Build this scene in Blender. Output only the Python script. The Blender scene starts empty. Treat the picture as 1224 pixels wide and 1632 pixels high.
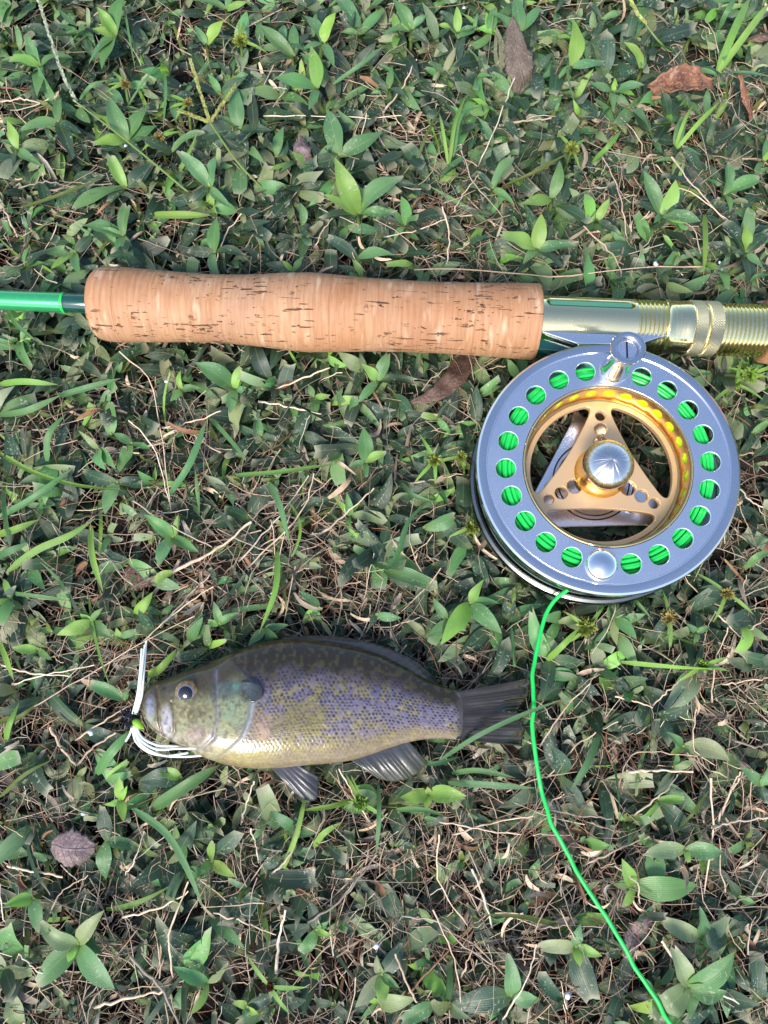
import bpy, math, random
import numpy as np
from mathutils import Vector, Matrix
from mathutils.geometry import tessellate_polygon

random.seed(7); rng = np.random.default_rng(7)
R = math.radians
scene = bpy.context.scene
col = scene.collection

# ------------------------------------------------------------------ camera, sky, sun, exposure
TILT, CZ, F = R(12.0), 0.30, 1187.0          # phone held 30 cm above the soil, tipped 12 degrees
cam_d = bpy.data.cameras.new('camera'); cam = bpy.data.objects.new('camera', cam_d); col.objects.link(cam)
cam.location = (0, 0, CZ); cam.rotation_euler = (TILT, 0, 0)
cam_d.sensor_fit = 'VERTICAL'; cam_d.angle = 2*math.atan(816/F)
cam_d.clip_start = 0.005; cam_d.clip_end = 50
scene.camera = cam

SUN_EL, SUN_AZ = R(48), R(-158)               # azimuth from +Y towards +X
w = bpy.data.worlds.new('World'); scene.world = w; w.use_nodes = True
nt = w.node_tree; bg = nt.nodes['Background']
sky = nt.nodes.new('ShaderNodeTexSky'); sky.sky_type = 'NISHITA'; sky.sun_disc = False
sky.sun_elevation = SUN_EL; sky.sun_rotation = SUN_AZ
sky.air_density = 1.0; sky.dust_density = 1.2; sky.ozone_density = 0.9
nt.links.new(sky.outputs[0], bg.inputs[0]); bg.inputs[1].default_value = 0.125
sd = bpy.data.lights.new('sun', 'SUN'); sun = bpy.data.objects.new('sun', sd); col.objects.link(sun)
sd.energy = 2.0; sd.angle = R(20); sd.color = (1.0, 0.93, 0.82)
sdir = Vector((math.sin(SUN_AZ)*math.cos(SUN_EL), math.cos(SUN_AZ)*math.cos(SUN_EL), math.sin(SUN_EL)))
sun.rotation_euler = sdir.to_track_quat('Z', 'Y').to_euler(); sun.location = sdir*3
vs = scene.view_settings; vs.view_transform = 'Standard'; vs.look = 'None'; vs.gamma = 1; vs.use_curve_mapping = False
vs.exposure = 1.2

# ------------------------------------------------------------------ helpers
CT, ST = math.cos(TILT), math.sin(TILT)
def at(u, v, z):
    """the point at height z that photo pixel (u, v) looks at"""
    u = np.asarray(u, float); v = np.asarray(v, float); z = np.asarray(z, float)
    x = (u-612)/F; y = -(v-816)/F
    dy = y*CT+ST; dz = y*ST-CT
    k = (z-CZ)/dz
    return np.stack(np.broadcast_arrays(x*k, dy*k, z), -1)
def px_of(P):
    d = np.asarray(P, float)-np.array([0, 0, CZ])
    y = d[..., 1]*CT+d[..., 2]*ST; z = -d[..., 1]*ST+d[..., 2]*CT
    return np.stack([612+F*d[..., 0]/-z, 816-F*y/-z], -1)

def tag(o, label=None, cat=None, group=None, kind=None):
    for k, v in (('label', label), ('category', cat), ('group', group), ('kind', kind)):
        if v: o[k] = v
    return o
def empty(name, loc=(0, 0, 0), rot=(0, 0, 0)):
    o = bpy.data.objects.new(name, None); o.empty_display_size = 0.01
    o.location = loc; o.rotation_euler = rot; col.objects.link(o); return o
def mesh_obj(name, V, Fc, mat, parent=None, loc=None, cols=None, uvs=None, smooth=True, sharp=None, mats=None, midx=None):
    V = np.asarray(V, np.float32)
    me = bpy.data.meshes.new(name)
    if isinstance(Fc, np.ndarray):
        n, k = Fc.shape
        me.vertices.add(len(V)); me.vertices.foreach_set('co', V.ravel())
        me.loops.add(n*k); me.loops.foreach_set('vertex_index', Fc.astype(np.int32).ravel())
        me.polygons.add(n); me.polygons.foreach_set('loop_start', np.arange(0, n*k, k, dtype=np.int32))
        me.update(calc_edges=True)
    else:
        me.from_pydata([tuple(map(float, p)) for p in V], [], Fc)
    if smooth: me.polygons.foreach_set('use_smooth', np.ones(len(me.polygons), bool))
    if sharp: me.set_sharp_from_angle(angle=R(sharp))
    if cols is not None:
        a = me.color_attributes.new('Col', 'FLOAT_COLOR', 'POINT')
        c = np.ones((len(V), 4), np.float32); c[:, :3] = cols; a.data.foreach_set('color', c.ravel())
    if uvs is not None:
        li = np.zeros(len(me.loops), np.int32); me.loops.foreach_get('vertex_index', li)
        uv = me.uv_layers.new(name='UVMap'); uv.data.foreach_set('uv', np.asarray(uvs, np.float32)[li].ravel())
    for m in (mats or [mat]): me.materials.append(m)
    if midx is not None: me.polygons.foreach_set('material_index', np.asarray(midx, np.int32))
    me.validate(); me.update()
    o = bpy.data.objects.new(name, me); col.objects.link(o)
    if parent: o.parent = parent
    if loc is not None: o.location = loc
    return o

def grid_faces(n, m, wrap=False):
    i = np.arange(n-1)[:, None]; j = np.arange(m if wrap else m-1)[None, :]; j2 = (j+1) % m
    return np.stack([i*m+j, i*m+j2, (i+1)*m+j2, (i+1)*m+j], -1).reshape(-1, 4)

def smooth_path(P, n):
    P = np.asarray(P, float)
    d = np.r_[0, np.cumsum(np.linalg.norm(np.diff(P, axis=0), axis=1))]
    T = np.gradient(P, d, axis=0); s = np.linspace(0, d[-1], n); out = np.zeros((n, P.shape[1]))
    k = np.clip(np.searchsorted(d, s, 'right')-1, 0, len(P)-2)
    h = (d[k+1]-d[k]); t = (s-d[k])/h; t = t[:, None]; h = h[:, None]
    return (2*t**3-3*t**2+1)*P[k]+(t**3-2*t**2+t)*h*T[k]+(-2*t**3+3*t**2)*P[k+1]+(t**3-t**2)*h*T[k+1]
def tube(P, r, sides=8, cap=True):
    P = np.asarray(P, float); n = len(P)
    r = np.broadcast_to(np.asarray(r, float), (n,))
    T = np.gradient(P, axis=0); T /= np.linalg.norm(T, axis=1)[:, None]+1e-12
    up = np.array([0.13, 0.07, 1.0]); A = np.cross(T, up); A /= np.linalg.norm(A, axis=1)[:, None]+1e-12; B = np.cross(A, T)
    a = np.arange(sides)*2*np.pi/sides
    V = P[:, None]+r[:, None, None]*(np.cos(a)[None, :, None]*A[:, None]+np.sin(a)[None, :, None]*B[:, None])
    V = V.reshape(-1, 3); Fc = grid_faces(n, sides, True).tolist()
    if cap: Fc += [list(range(sides)), list(range((n-1)*sides, n*sides))[::-1]]
    return V, Fc
def lathe(prof, n=64, axis='z', closed=False):
    """prof: (radius, height) pairs; returns V, F, UV"""
    prof = np.asarray(prof, float); m = len(prof)
    a = np.arange(n)*2*np.pi/n
    rr, hh = prof[:, 0][:, None], np.repeat(prof[:, 1][:, None], n, 1)
    c, s = rr*np.cos(a), rr*np.sin(a)
    V = np.stack([c, s, hh] if axis == 'z' else [hh, c, s], -1).reshape(-1, 3)
    Fc = grid_faces(m, n, True)
    if closed:
        j = np.arange(n); Fc = np.r_[Fc, np.stack([(m-1)*n+j, (m-1)*n+(j+1) % n, (j+1) % n, j], -1)]
    if axis == 'z': Fc = Fc[:, ::-1] if prof[-1, 1] < prof[0, 1] else Fc
    UV = np.stack([np.repeat((a/(2*np.pi))[None], m, 0), hh], -1).reshape(-1, 2)
    return V, Fc, UV
def circle(cx, cy, r, n=32): a = np.arange(n)*2*np.pi/n; return np.stack([cx+r*np.cos(a), cy+r*np.sin(a)], 1)
def plate(outer, holes, z1, z0, ch=0.0002):
    """flat plate with holes, chamfered on its upper edges"""
    loops = [np.asarray(outer)]+[np.asarray(h) for h in holes]
    V, Fc, base, tris_in = [], [], 0, []
    tops = []
    for li, L in enumerate(loops):
        area = 0.5*np.sum(L[:, 0]*np.roll(L[:, 1], -1)-np.roll(L[:, 0], -1)*L[:, 1])
        if area < 0: L = L[::-1]
        t = np.roll(L, -1, 0)-np.roll(L, 1, 0); t /= np.linalg.norm(t, axis=1)[:, None]+1e-12
        nrm = np.stack([t[:, 1], -t[:, 0]], 1)                 # outward from the loop
        ins = L-nrm*ch if li == 0 else L+nrm*ch
        n = len(L); k = len(V)
        for ring, z in ((ins, z1), (L, z1-ch), (L, z0)): V += [(p[0], p[1], z) for p in ring]
        tops.append((k, n, ins))
        for i in range(n):
            j = (i+1) % n
            for q in (0, n):
                f = [k+q+i, k+q+n+i, k+q+n+j, k+q+j]
                Fc.append(f if li == 0 else f[::-1])
    idx = np.concatenate([np.arange(k, k+n) for k, n, _ in tops]); bot = np.concatenate([np.arange(k+2*n, k+3*n) for k, n, _ in tops])
    tri = tessellate_polygon([[Vector((p[0], p[1], 0)) for p in L] for _, _, L in tops])
    for a, b, c in tri:
        pa, pb, pc = (np.array(V[idx[q]]) for q in (a, b, c))
        if np.cross(pb-pa, pc-pa)[2] < 0: b, c = c, b
        Fc.append([int(idx[a]), int(idx[b]), int(idx[c])]); Fc.append([int(bot[a]), int(bot[c]), int(bot[b])])
    return np.array(V), Fc
def vnoise(x, y, seed=0):
    """smooth value noise, 0..1, cell size 1"""
    r = np.random.default_rng(seed); T = r.random((64, 64))
    xi = np.floor(x).astype(int); yi = np.floor(y).astype(int); fx = x-xi; fy = y-yi
    fx = fx*fx*(3-2*fx); fy = fy*fy*(3-2*fy)
    g = lambda a, b: T[a % 64, b % 64]
    return (g(xi, yi)*(1-fx)+g(xi+1, yi)*fx)*(1-fy)+(g(xi, yi+1)*(1-fx)+g(xi+1, yi+1)*fx)*fy

# ------------------------------------------------------------------ materials
class NT:
    def __init__(s, name):
        s.m = bpy.data.materials.new(name); s.m.use_nodes = True; s.t = s.m.node_tree
        s.p = s.t.nodes['Principled BSDF']; s.out = s.t.nodes['Material Output']
    def n(s, typ, **kw):
        x = s.t.nodes.new('ShaderNode'+typ)
        for k, v in kw.items():
            if k in x.inputs: s.set(x.inputs[k], v)
            else: setattr(x, k, v)
        return x
    def set(s, sock, v):
        if isinstance(v, bpy.types.NodeSocket): s.t.links.new(v, sock)
        else: sock.default_value = v
    def pr(s, **kw):
        for k, v in kw.items(): s.set(s.p.inputs[k.replace('_', ' ')], v)
        return s
    def math(s, op, a, b=0.0, clamp=False):
        x = s.t.nodes.new('ShaderNodeMath'); x.operation = op; x.use_clamp = clamp; s.set(x.inputs[0], a); s.set(x.inputs[1], b); return x.outputs[0]
    def mix(s, f, a, b, mode='MIX'):
        x = s.t.nodes.new('ShaderNodeMix'); x.data_type = 'RGBA'; x.blend_type = mode
        s.set(x.inputs[0], f); s.set(x.inputs[6], a); s.set(x.inputs[7], b); return x.outputs[2]
    def ramp(s, f, lo, hi, a=0.0, b=1.0):
        x = s.t.nodes.new('ShaderNodeMapRange'); s.set(x.inputs[0], f); x.inputs[1].default_value = lo; x.inputs[2].default_value = hi
        x.inputs[3].default_value = a; x.inputs[4].default_value = b; return x.outputs[0]
    def mapping(s, vec, scale=(1, 1, 1), rot=(0, 0, 0)):
        x = s.t.nodes.new('ShaderNodeMapping'); s.set(x.inputs[0], vec); x.inputs['Scale'].default_value = scale; x.inputs['Rotation'].default_value = rot; return x.outputs[0]
    def noise(s, vec, scale, detail=3, rough=0.55):
        x = s.t.nodes.new('ShaderNodeTexNoise'); s.set(x.inputs['Vector'], vec); x.inputs['Scale'].default_value = scale
        x.inputs['Detail'].default_value = detail; x.inputs['Roughness'].default_value = rough; return x.outputs[0]
    def bump(s, h, dist, strength=1.0):
        x = s.t.nodes.new('ShaderNodeBump'); s.set(x.inputs['Height'], h); x.inputs['Distance'].default_value = dist; x.inputs['Strength'].default_value = strength
        s.t.links.new(x.outputs[0], s.p.inputs['Normal']); return x.outputs[0]
def c4(c): return (c[0], c[1], c[2], 1.0)

def leaf_material(name, transl=0.25, scuff=1.0, rough=0.42):
    k = NT(name); co = k.n('TexCoord'); A = k.n('Attribute', attribute_name='Col').outputs['Color']
    uv = co.outputs['UV']; ob = co.outputs['Object']
    sep = k.n('SeparateXYZ'); k.set(sep.inputs[0], uv); U, Vv = sep.outputs[0], sep.outputs[1]
    au = k.math('ABSOLUTE', U)
    veins = k.math('SINE', k.math('MULTIPLY', U, 38.0))
    nb = k.noise(ob, 220.0, 3); nf = k.noise(ob, 1500.0, 2)
    c = k.mix(k.ramp(nb, 0.3, 0.7, 0.0, 0.35), A, k.mix(1.0, A, (0.55, 0.62, 0.6, 1), 'MULTIPLY'))
    c = k.mix(k.ramp(veins, -1, 1, 0.0, 0.09), c, (0.02, 0.05, 0.02, 1))
    c = k.mix(k.ramp(au, 0.0, 0.07, 0.30, 0.0), c, (0.34, 0.46, 0.16, 1))
    warp = k.n('VectorMath', operation='ADD'); k.set(warp.inputs[0], k.mapping(uv, (2.2, 16.0, 1), (0, 0, 0.5))); k.set(warp.inputs[1], k.mapping(ob, (160, 160, 160)))
    sc = k.noise(warp.outputs[0], 1.1, 2, 0.6); pat = k.noise(ob, 110.0, 2)
    mask = k.math('MULTIPLY', k.ramp(sc, 0.60, 0.66), k.ramp(pat, 0.48, 0.62))
    c = k.mix(k.math('MULTIPLY', mask, 0.62*scuff), c, (0.50, 0.54, 0.42, 1))
    k.pr(Base_Color=c, Roughness=k.ramp(nb, 0.2, 0.8, rough-0.10, rough+0.14), Specular_IOR_Level=0.55)
    h = k.math('ADD', k.math('MULTIPLY', veins, 0.16), k.math('MULTIPLY', nf, 0.7))
    k.bump(h, 0.00012, 0.8)
    tr = k.n('BsdfTranslucent'); k.set(tr.inputs[0], k.mix(1.0, c, (1.0, 1.15, 0.5, 1), 'MULTIPLY'))
    ms = k.n('MixShader'); ms.inputs[0].default_value = transl
    k.t.links.new(k.p.outputs[0], ms.inputs[1]); k.t.links.new(tr.outputs[0], ms.inputs[2]); k.t.links.new(ms.outputs[0], k.out.inputs[0])
    return k.m
def straw_material(name):
    k = NT(name); co = k.n('TexCoord'); A = k.n('Attribute', attribute_name='Col').outputs['Color']
    nb = k.noise(co.outputs['Object'], 260.0, 3); nf = k.noise(co.outputs['Object'], 1400.0, 2)
    c = k.mix(k.ramp(nb, 0.35, 0.7, 0, 0.55), A, k.mix(1.0, A, (0.45, 0.38, 0.32, 1), 'MULTIPLY'))
    c = k.mix(k.ramp(nf, 0.55, 0.75, 0, 0.4), c, k.mix(1.0, A, (1.35, 1.3, 1.2, 1), 'MULTIPLY'))
    k.pr(Base_Color=c, Roughness=0.6, Specular_IOR_Level=0.35); k.bump(nf, 0.0002, 0.6); return k.m
def metal(name, colr, rough, aniso=None, scr=0.06, bump=0.0):
    k = NT(name); co = k.n('TexCoord'); nz = k.noise(co.outputs['Object'], 900.0, 2); big = k.noise(co.outputs['Object'], 60.0, 3)
    dust = k.ramp(k.noise(co.outputs['Object'], 2300.0, 1), 0.70, 0.76)
    k.pr(Base_Color=k.mix(k.math('MULTIPLY', dust, 0.25), c4(colr), (0.35, 0.33, 0.3, 1)), Metallic=1.0,
         Roughness=k.math('ADD', k.ramp(big, 0.25, 0.75, rough-scr*0.7, rough+scr), k.math('MULTIPLY', dust, 0.25)))
    if bump: k.bump(nz, 0.00005, bump)
    return k.m
def plastic(name, colr, rough=0.35, var=0.2, coat=0.0):
    k = NT(name); co = k.n('TexCoord'); nz = k.noise(co.outputs['Object'], 500.0, 3)
    k.pr(Base_Color=k.mix(k.ramp(nz, 0.3, 0.7, 0, var), c4(colr), c4([x*0.45 for x in colr])), Roughness=rough, Coat_Weight=coat)
    return k.m

M = {}
M['leaf'] = leaf_material('broad_leaf'); M['blade'] = leaf_material('grass_blade', 0.3, 0.35, 0.40); M['old_leaf'] = leaf_material('old_leaf', 0.15, 1.2, 0.46)
M['straw'] = straw_material('dry_straw')
M['silver'] = metal('satin_silver_aluminium', (0.92, 0.90, 0.93), 0.24, bump=0.1)
M['rim'] = metal('polished_silver_rim', (0.70, 0.70, 0.73), 0.16)
M['chrome'] = metal('polished_steel', (0.86, 0.87, 0.88), 0.04, scr=0.02)
M['gold'] = metal('gold_anodised_aluminium', (0.80, 0.57, 0.25), 0.24)
M['champagne'] = metal('champagne_anodised_aluminium', (0.86, 0.57, 0.31), 0.33, bump=0.1)
M['palegold'] = metal('pale_gold_reel_seat', (0.88, 0.77, 0.44), 0.15, scr=0.05)
M['frame_metal'] = metal('frame_silver_dark_reflection', (0.20, 0.215, 0.21), 0.26, scr=0.03)  # bright frame metal darkened: reflection of dark grass put into the base colour
M['champagne'].node_tree.nodes['Principled BSDF'].inputs['Metallic'].default_value = 0.6
M['dark_metal'] = metal('dark_slot', (0.05, 0.05, 0.055), 0.4)
M['green_shaft'] = plastic('metallic_green_lacquer', (0.04, 0.44, 0.15), 0.25, 0.2, 1.0); M['green_shaft'].node_tree.nodes['Principled BSDF'].inputs['Metallic'].default_value = 0.45
M['green_wrap'] = plastic('dark_green_thread_wrap', (0.004, 0.062, 0.045), 0.16, 0.3, 1.0)
M['green_insert'] = plastic('green_insert', (0.05, 0.26, 0.12), 0.28, 0.2, 0.6)
M['line'] = plastic('fluorescent_green_line', (0.012, 0.58, 0.095), 0.38, 0.12)
M['backing'] = plastic('chartreuse_backing', (0.55, 0.92, 0.0), 0.6, 0.12)
M['white_rubber'] = plastic('white_rubber', (0.72, 0.76, 0.70), 0.35, 0.1)
M['black_fibre'] = plastic('black_fibre', (0.010, 0.012, 0.018), 0.35, 0.2)
M['lime'] = plastic('lime_floss', (0.25, 0.5, 0.03), 0.4, 0.2)
M['petal'] = plastic('white_petal', (0.75, 0.77, 0.8), 0.5, 0.1)
# brushed dome: radial streaks
k = NT('brushed_steel_dome'); co = k.n('TexCoord'); sp = k.n('SeparateXYZ'); k.set(sp.inputs[0], co.outputs['Object'])
an = k.math('ARCTAN2', sp.outputs[1], sp.outputs[0]); st = k.noise(k.mapping(an, (1, 1, 1)), 2.2, 2)
k.pr(Base_Color=(0.60, 0.59, 0.59, 1), Metallic=1.0, Roughness=k.ramp(st, 0.3, 0.7, 0.18, 0.30)); k.bump(st, 0.0012, 0.35); M['dome'] = k.m
# knurl: crossing diagonal grooves round the nut
k = NT('knurled_pale_gold'); co = k.n('TexCoord'); sp = k.n('SeparateXYZ'); k.set(sp.inputs[0], co.outputs['UV'])
ua, vb = k.math('MULTIPLY', sp.outputs[0], 2*math.pi*70), k.math('MULTIPLY', sp.outputs[1], 2*math.pi*900)
s1, s2 = k.math('SINE', k.math('ADD', ua, vb)), k.math('SINE', k.math('SUBTRACT', ua, vb))
k.pr(Base_Color=(0.84, 0.74, 0.48, 1), Metallic=1.0, Roughness=0.3); k.bump(k.math('MAXIMUM', s1, s2), 0.00025, 1.0); M['knurl'] = k.m
# cork
k = NT('cork'); co = k.n('TexCoord'); ob = co.outputs['Object']
nA = k.noise(ob, 38.0, 4); nB = k.noise(k.mapping(ob, (1, 0.5, 0.5)), 160.0, 3)
c = k.mix(k.ramp(nA, 0.32, 0.68), (0.38, 0.170, 0.080, 1), (0.50, 0.285, 0.165, 1))
c = k.mix(k.ramp(nB, 0.40, 0.75, 0, 0.55), c, (0.40, 0.175, 0.07, 1))
rnd = k.n('ObjectInfo').outputs['Random']; c = k.mix(k.ramp(rnd, 0, 1, 0.0, 0.28), c, (0.56, 0.36, 0.22, 1))
rg = k.noise(k.mapping(ob, (820, 70, 70)), 1.0, 4); c = k.mix(k.ramp(rg, 0.36, 0.68, 0, 0.58), c, (0.30, 0.125, 0.045, 1))
pal = k.noise(k.mapping(ob, (260, 60, 60)), 1.0, 2); c = k.mix(k.ramp(pal, 0.60, 0.72, 0, 0.5), c, (0.72, 0.53, 0.36, 1))
l1 = k.ramp(k.noise(k.mapping(ob, (85, 900, 900)), 1.0, 2, 0.5), 0.650, 0.690); l2 = k.ramp(k.noise(k.mapping(ob, (330, 700, 700)), 1.0, 2), 0.675, 0.71)
l3 = k.math('MULTIPLY', k.ramp(k.noise(k.mapping(ob, (200, 480, 480)), 1.0, 4, 0.7), 0.60, 0.66), k.ramp(k.noise(ob, 55.0, 1), 0.56, 0.62))
clus = k.ramp(k.noise(k.mapping(ob, (1, 1.6, 1.6)), 70.0, 2), 0.42, 0.58)
crack = k.ramp(k.noise(k.mapping(ob, (34, 620, 620)), 1.0, 3, 0.6), 0.690, 0.715)
lent = k.math('MAXIMUM', k.math('MAXIMUM', k.math('MULTIPLY', k.math('MAXIMUM', l1, l2), clus), crack), l3)
spx = k.n('SeparateXYZ'); k.set(spx.inputs[0], ob); grime = k.noise(ob, 25.0, 3); c = k.mix(k.ramp(grime, 0.55, 0.75, 0, 0.35), c, (0.30, 0.20, 0.14, 1))
c = k.mix(k.math('MULTIPLY', lent, 0.88), c, (0.055, 0.022, 0.010, 1))
k.pr(Base_Color=c, Roughness=0.62, Specular_IOR_Level=0.3)
k.bump(k.math('SUBTRACT', k.math('MULTIPLY', rg, 0.6), lent), 0.0006, 1.0); M['cork'] = k.m
# soil
k = NT('dark_soil'); co = k.n('TexCoord'); ob = co.outputs['Object']
a_, b_ = k.noise(ob, 45.0, 5, 0.65), k.noise(ob, 420.0, 4, 0.7)
c = k.mix(k.ramp(a_, 0.35, 0.65), (0.012, 0.009, 0.007, 1), (0.045, 0.032, 0.022, 1)); c = k.mix(k.ramp(b_, 0.5, 0.7, 0, 0.6), c, (0.10, 0.075, 0.05, 1))
k.pr(Base_Color=c, Roughness=0.9); k.bump(k.math('ADD', a_, b_), 0.004, 0.8); M['soil'] = k.m
# fish skin and fins (pigment per vertex)
k = NT('fish_skin'); A = k.n('Attribute', attribute_name='Col').outputs['Color']; co = k.n('TexCoord'); nz = k.noise(co.outputs['Object'], 420.0, 3)
k.pr(Base_Color=k.mix(k.ramp(nz, 0.3, 0.7, 0, 0.22), A, k.mix(1.0, A, (0.5, 0.5, 0.5, 1), 'MULTIPLY')), Roughness=k.ramp(nz, 0.3, 0.7, 0.32, 0.48), Metallic=0.06, Coat_Weight=0.6, Coat_Roughness=0.05, Specular_IOR_Level=0.32)
k.bump(k.math('ADD', k.noise(co.outputs['Object'], 1300.0, 2), k.math('MULTIPLY', k.noise(co.outputs['Object'], 260.0, 2), 3.0)), 0.00010, 0.8); M['skin'] = k.m
def fin_mat(name, alpha):
    k = NT(name); A = k.n('Attribute', attribute_name='Col').outputs['Color']; co = k.n('TexCoord'); nz = k.noise(co.outputs['Object'], 500.0, 2)
    k.pr(Base_Color=A, Roughness=0.34, Coat_Weight=0.25, Coat_Roughness=0.15, Alpha=alpha); k.bump(nz, 0.0002, 0.5); return k.m
M['fin'] = fin_mat('wet_fin', 0.9); M['tail'] = fin_mat('wet_tail', 0.93); M['tail'].node_tree.nodes['Principled BSDF'].inputs['Roughness'].default_value = 0.10; M['tail'].node_tree.nodes['Principled BSDF'].inputs['Coat Weight'].default_value = 0.8
M['clear_fin'] = fin_mat('clear_fin', 0.16)
k = NT('eye_black'); k.pr(Base_Color=(0.004, 0.005, 0.012, 1), Roughness=0.05, Coat_Weight=1.0); M['pupil'] = k.m
k = NT('eye_iris'); co = k.n('TexCoord'); nz = k.noise(co.outputs['Object'], 900.0, 3)
k.pr(Base_Color=k.mix(k.ramp(nz, 0.35, 0.65), (0.10, 0.06, 0.02, 1), (0.30, 0.20, 0.08, 1)), Roughness=0.15, Metallic=0.3, Coat_Weight=1.0); M['iris'] = k.m
k = NT('eye_ring'); k.pr(Base_Color=(0.20, 0.19, 0.24, 1), Roughness=0.25, Metallic=0.3); M['eye_ring'] = k.m
def dead_leaf_mat(name, c1, c2, c3, rough=0.6):
    k = NT(name); co = k.n('TexCoord'); ob = co.outputs['Object']; n1, n2 = k.noise(ob, 140.0, 4), k.noise(ob, 900.0, 3)
    c = k.mix(k.ramp(n1, 0.35, 0.65), c4(c1), c4(c2)); c = k.mix(k.ramp(n2, 0.52, 0.68, 0, 0.7), c, c4(c3))
    sp = k.n('SeparateXYZ'); k.set(sp.inputs[0], co.outputs['UV'])
    vein = k.math('SINE', k.math('ADD', k.math('MULTIPLY', sp.outputs[1], 46.0), k.math('MULTIPLY', k.math('ABSOLUTE', sp.outputs[0]), -9.0)))
    vm = k.math('MAXIMUM', k.ramp(vein, 0.90, 1.0), k.ramp(k.math('ABSOLUTE', sp.outputs[0]), 0.0, 0.06, 1.0, 0.0))
    c = k.mix(k.math('MULTIPLY', vm, 0.35), c, c4(c3))
    k.pr(Base_Color=c, Roughness=rough); k.bump(k.math('ADD', n2, k.math('MULTIPLY', vm, 0.6)), 0.0005, 0.9); return k.m
M['dead_grey'] = dead_leaf_mat('grey_dead_leaf', (0.10, 0.072, 0.052), (0.17, 0.125, 0.09), (0.24, 0.19, 0.145))
M['dead_red'] = dead_leaf_mat('russet_dead_leaf', (0.10, 0.035, 0.022), (0.32, 0.14, 0.065), (0.42, 0.25, 0.15), 0.42)
M['dead_brown'] = dead_leaf_mat('brown_dead_leaf', (0.085, 0.045, 0.032), (0.16, 0.095, 0.068), (0.22, 0.15, 0.115))
M['dead_pink'] = dead_leaf_mat('pinkish_dead_leaf', (0.13, 0.085, 0.08), (0.26, 0.18, 0.17), (0.36, 0.28, 0.27))

# ------------------------------------------------------------------ layout of the tackle (world points from measured pixels)
ROD_Z = 0.0285
gL = at(141, 484, ROD_Z); gR = at(862, 513.5, ROD_Z)
rod_dir = (gR-gL)/np.linalg.norm(gR-gL); rod_ang = math.atan2(rod_dir[1], rod_dir[0])
def rodx(u):                                   # distance along the rod for a pixel column on its axis
    v = 484+(u-141)*(29.5/721); return float(np.dot(at(u, v, ROD_Z+0.0085)-gL, rod_dir))
def rodx_s(u):
    v = 484+(u-141)*(29.5/721); return float(np.dot(at(u, v, ROD_Z+0.0038)-gL, rod_dir))
rod_n = np.array([-rod_dir[1], rod_dir[0], 0])
def pxs(u):                                    # metres per pixel at the rod axis
    v = 484+(u-141)*(29.5/721); return float(np.linalg.norm(at(u, v+1, ROD_Z)-at(u, v, ROD_Z)))
grip_px = [(137, 40), (139, 46), (145, 51), (155, 53.5), (175, 54.5), (210, 53), (250, 51.5), (300, 49.5), (340, 49.2), (380, 50.5), (420, 53.5), (460, 56.5), (490, 57.5),
           (530, 56), (580, 53.5), (640, 52), (690, 51.6), (740, 52.4), (800, 54), (845, 55.6), (858, 55.8), (861, 55), (862, 53)]
grip = [(rodx(u), r*pxs(u)*0.985) for u, r in grip_px]
seat_r = 38.0*pxs(1000)

REEL_TILT = 0.049
REEL = np.array([0.07996, 0.0718, 0.043]); RS = 0.001*1.034   # local millimetres
REEL_DEPTH = 23.0

FISH_Z = 0.0225
f_top = np.array([(223, 1116), (227, 1103), (238, 1093), (255, 1086), (280, 1075), (305, 1066), (330, 1058), (352, 1048), (375, 1037), (400, 1028), (425, 1022), (455, 1018), (490, 1018), (530, 1024), (570, 1032), (610, 1045), (645, 1062), (675, 1080), (700, 1091), (720, 1098), (742, 1101)], float)
f_bot = np.array([(223, 1122), (226, 1140), (234, 1154), (250, 1168), (275, 1183), (305, 1197), (330, 1208), (352, 1216), (380, 1222), (410, 1225), (440, 1224), (480, 1220), (520, 1217), (555, 1213), (590, 1203), (620, 1192), (645, 1184), (670, 1179), (695, 1177), (720, 1178), (742, 1181)], float)
f_th = np.array([(223, 1.2), (230, 3.4), (250, 6.0), (290, 8.6), (340, 10.2), (400, 11.0), (460, 10.8), (530, 9.6), (600, 7.6), (660, 5.4), (700, 3.9), (725, 2.8), (742, 0.9)], float)
ft = lambda u: np.interp(u, f_top[:, 0], f_top[:, 1]); fb = lambda u: np.interp(u, f_bot[:, 0], f_bot[:, 1])
def smooth1(tab, u):
    us = np.linspace(tab[0, 0], tab[-1, 0], 700); y = np.interp(us, tab[:, 0], tab[:, 1]); kk = np.hanning(41); kk /= kk.sum()
    yp = np.pad(y, 20, mode='reflect', reflect_type='odd'); return np.interp(u, us, np.convolve(yp, kk, 'valid'))
fth = lambda u: smooth1(f_th, u)*0.001

# how high plants may reach under each resting thing
FIN_POLYS = {'tail': [(730, 1098), (790, 1090), (848, 1080), (845, 1130), (836, 1185), (785, 1192), (735, 1186)],
             'pelvic': [(425, 1220), (475, 1218), (512, 1240), (505, 1282), (480, 1272)],
             'anal': [(555, 1212), (660, 1178), (685, 1216), (660, 1245), (600, 1246)],
             'dorsal': [(455, 1030), (460, 1014), (560, 1018), (640, 1042), (690, 1074), (694, 1096), (650, 1075), (560, 1040)]}
def in_poly(x, y, P):
    P = np.asarray(P, float); r = np.zeros(x.shape, bool); j = len(P)-1
    for i in range(len(P)):
        xi, yi, xj, yj = *P[i], *P[j]
        r ^= ((yi > y) != (yj > y)) & (x < (xj-xi)*(y-yi)/(yj-yi+1e-12)+xi); j = i
    return r
LINE_PX = [(905, 940), (893, 948), (876, 968), (862, 1000), (854, 1040), (850, 1085), (849, 1130), (852, 1190), (860, 1245), (872, 1292), (893, 1340), (920, 1388), (950, 1436), (984, 1492), (1022, 1556), (1060, 1618), (1110, 1700), (1180, 1800)]
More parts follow.
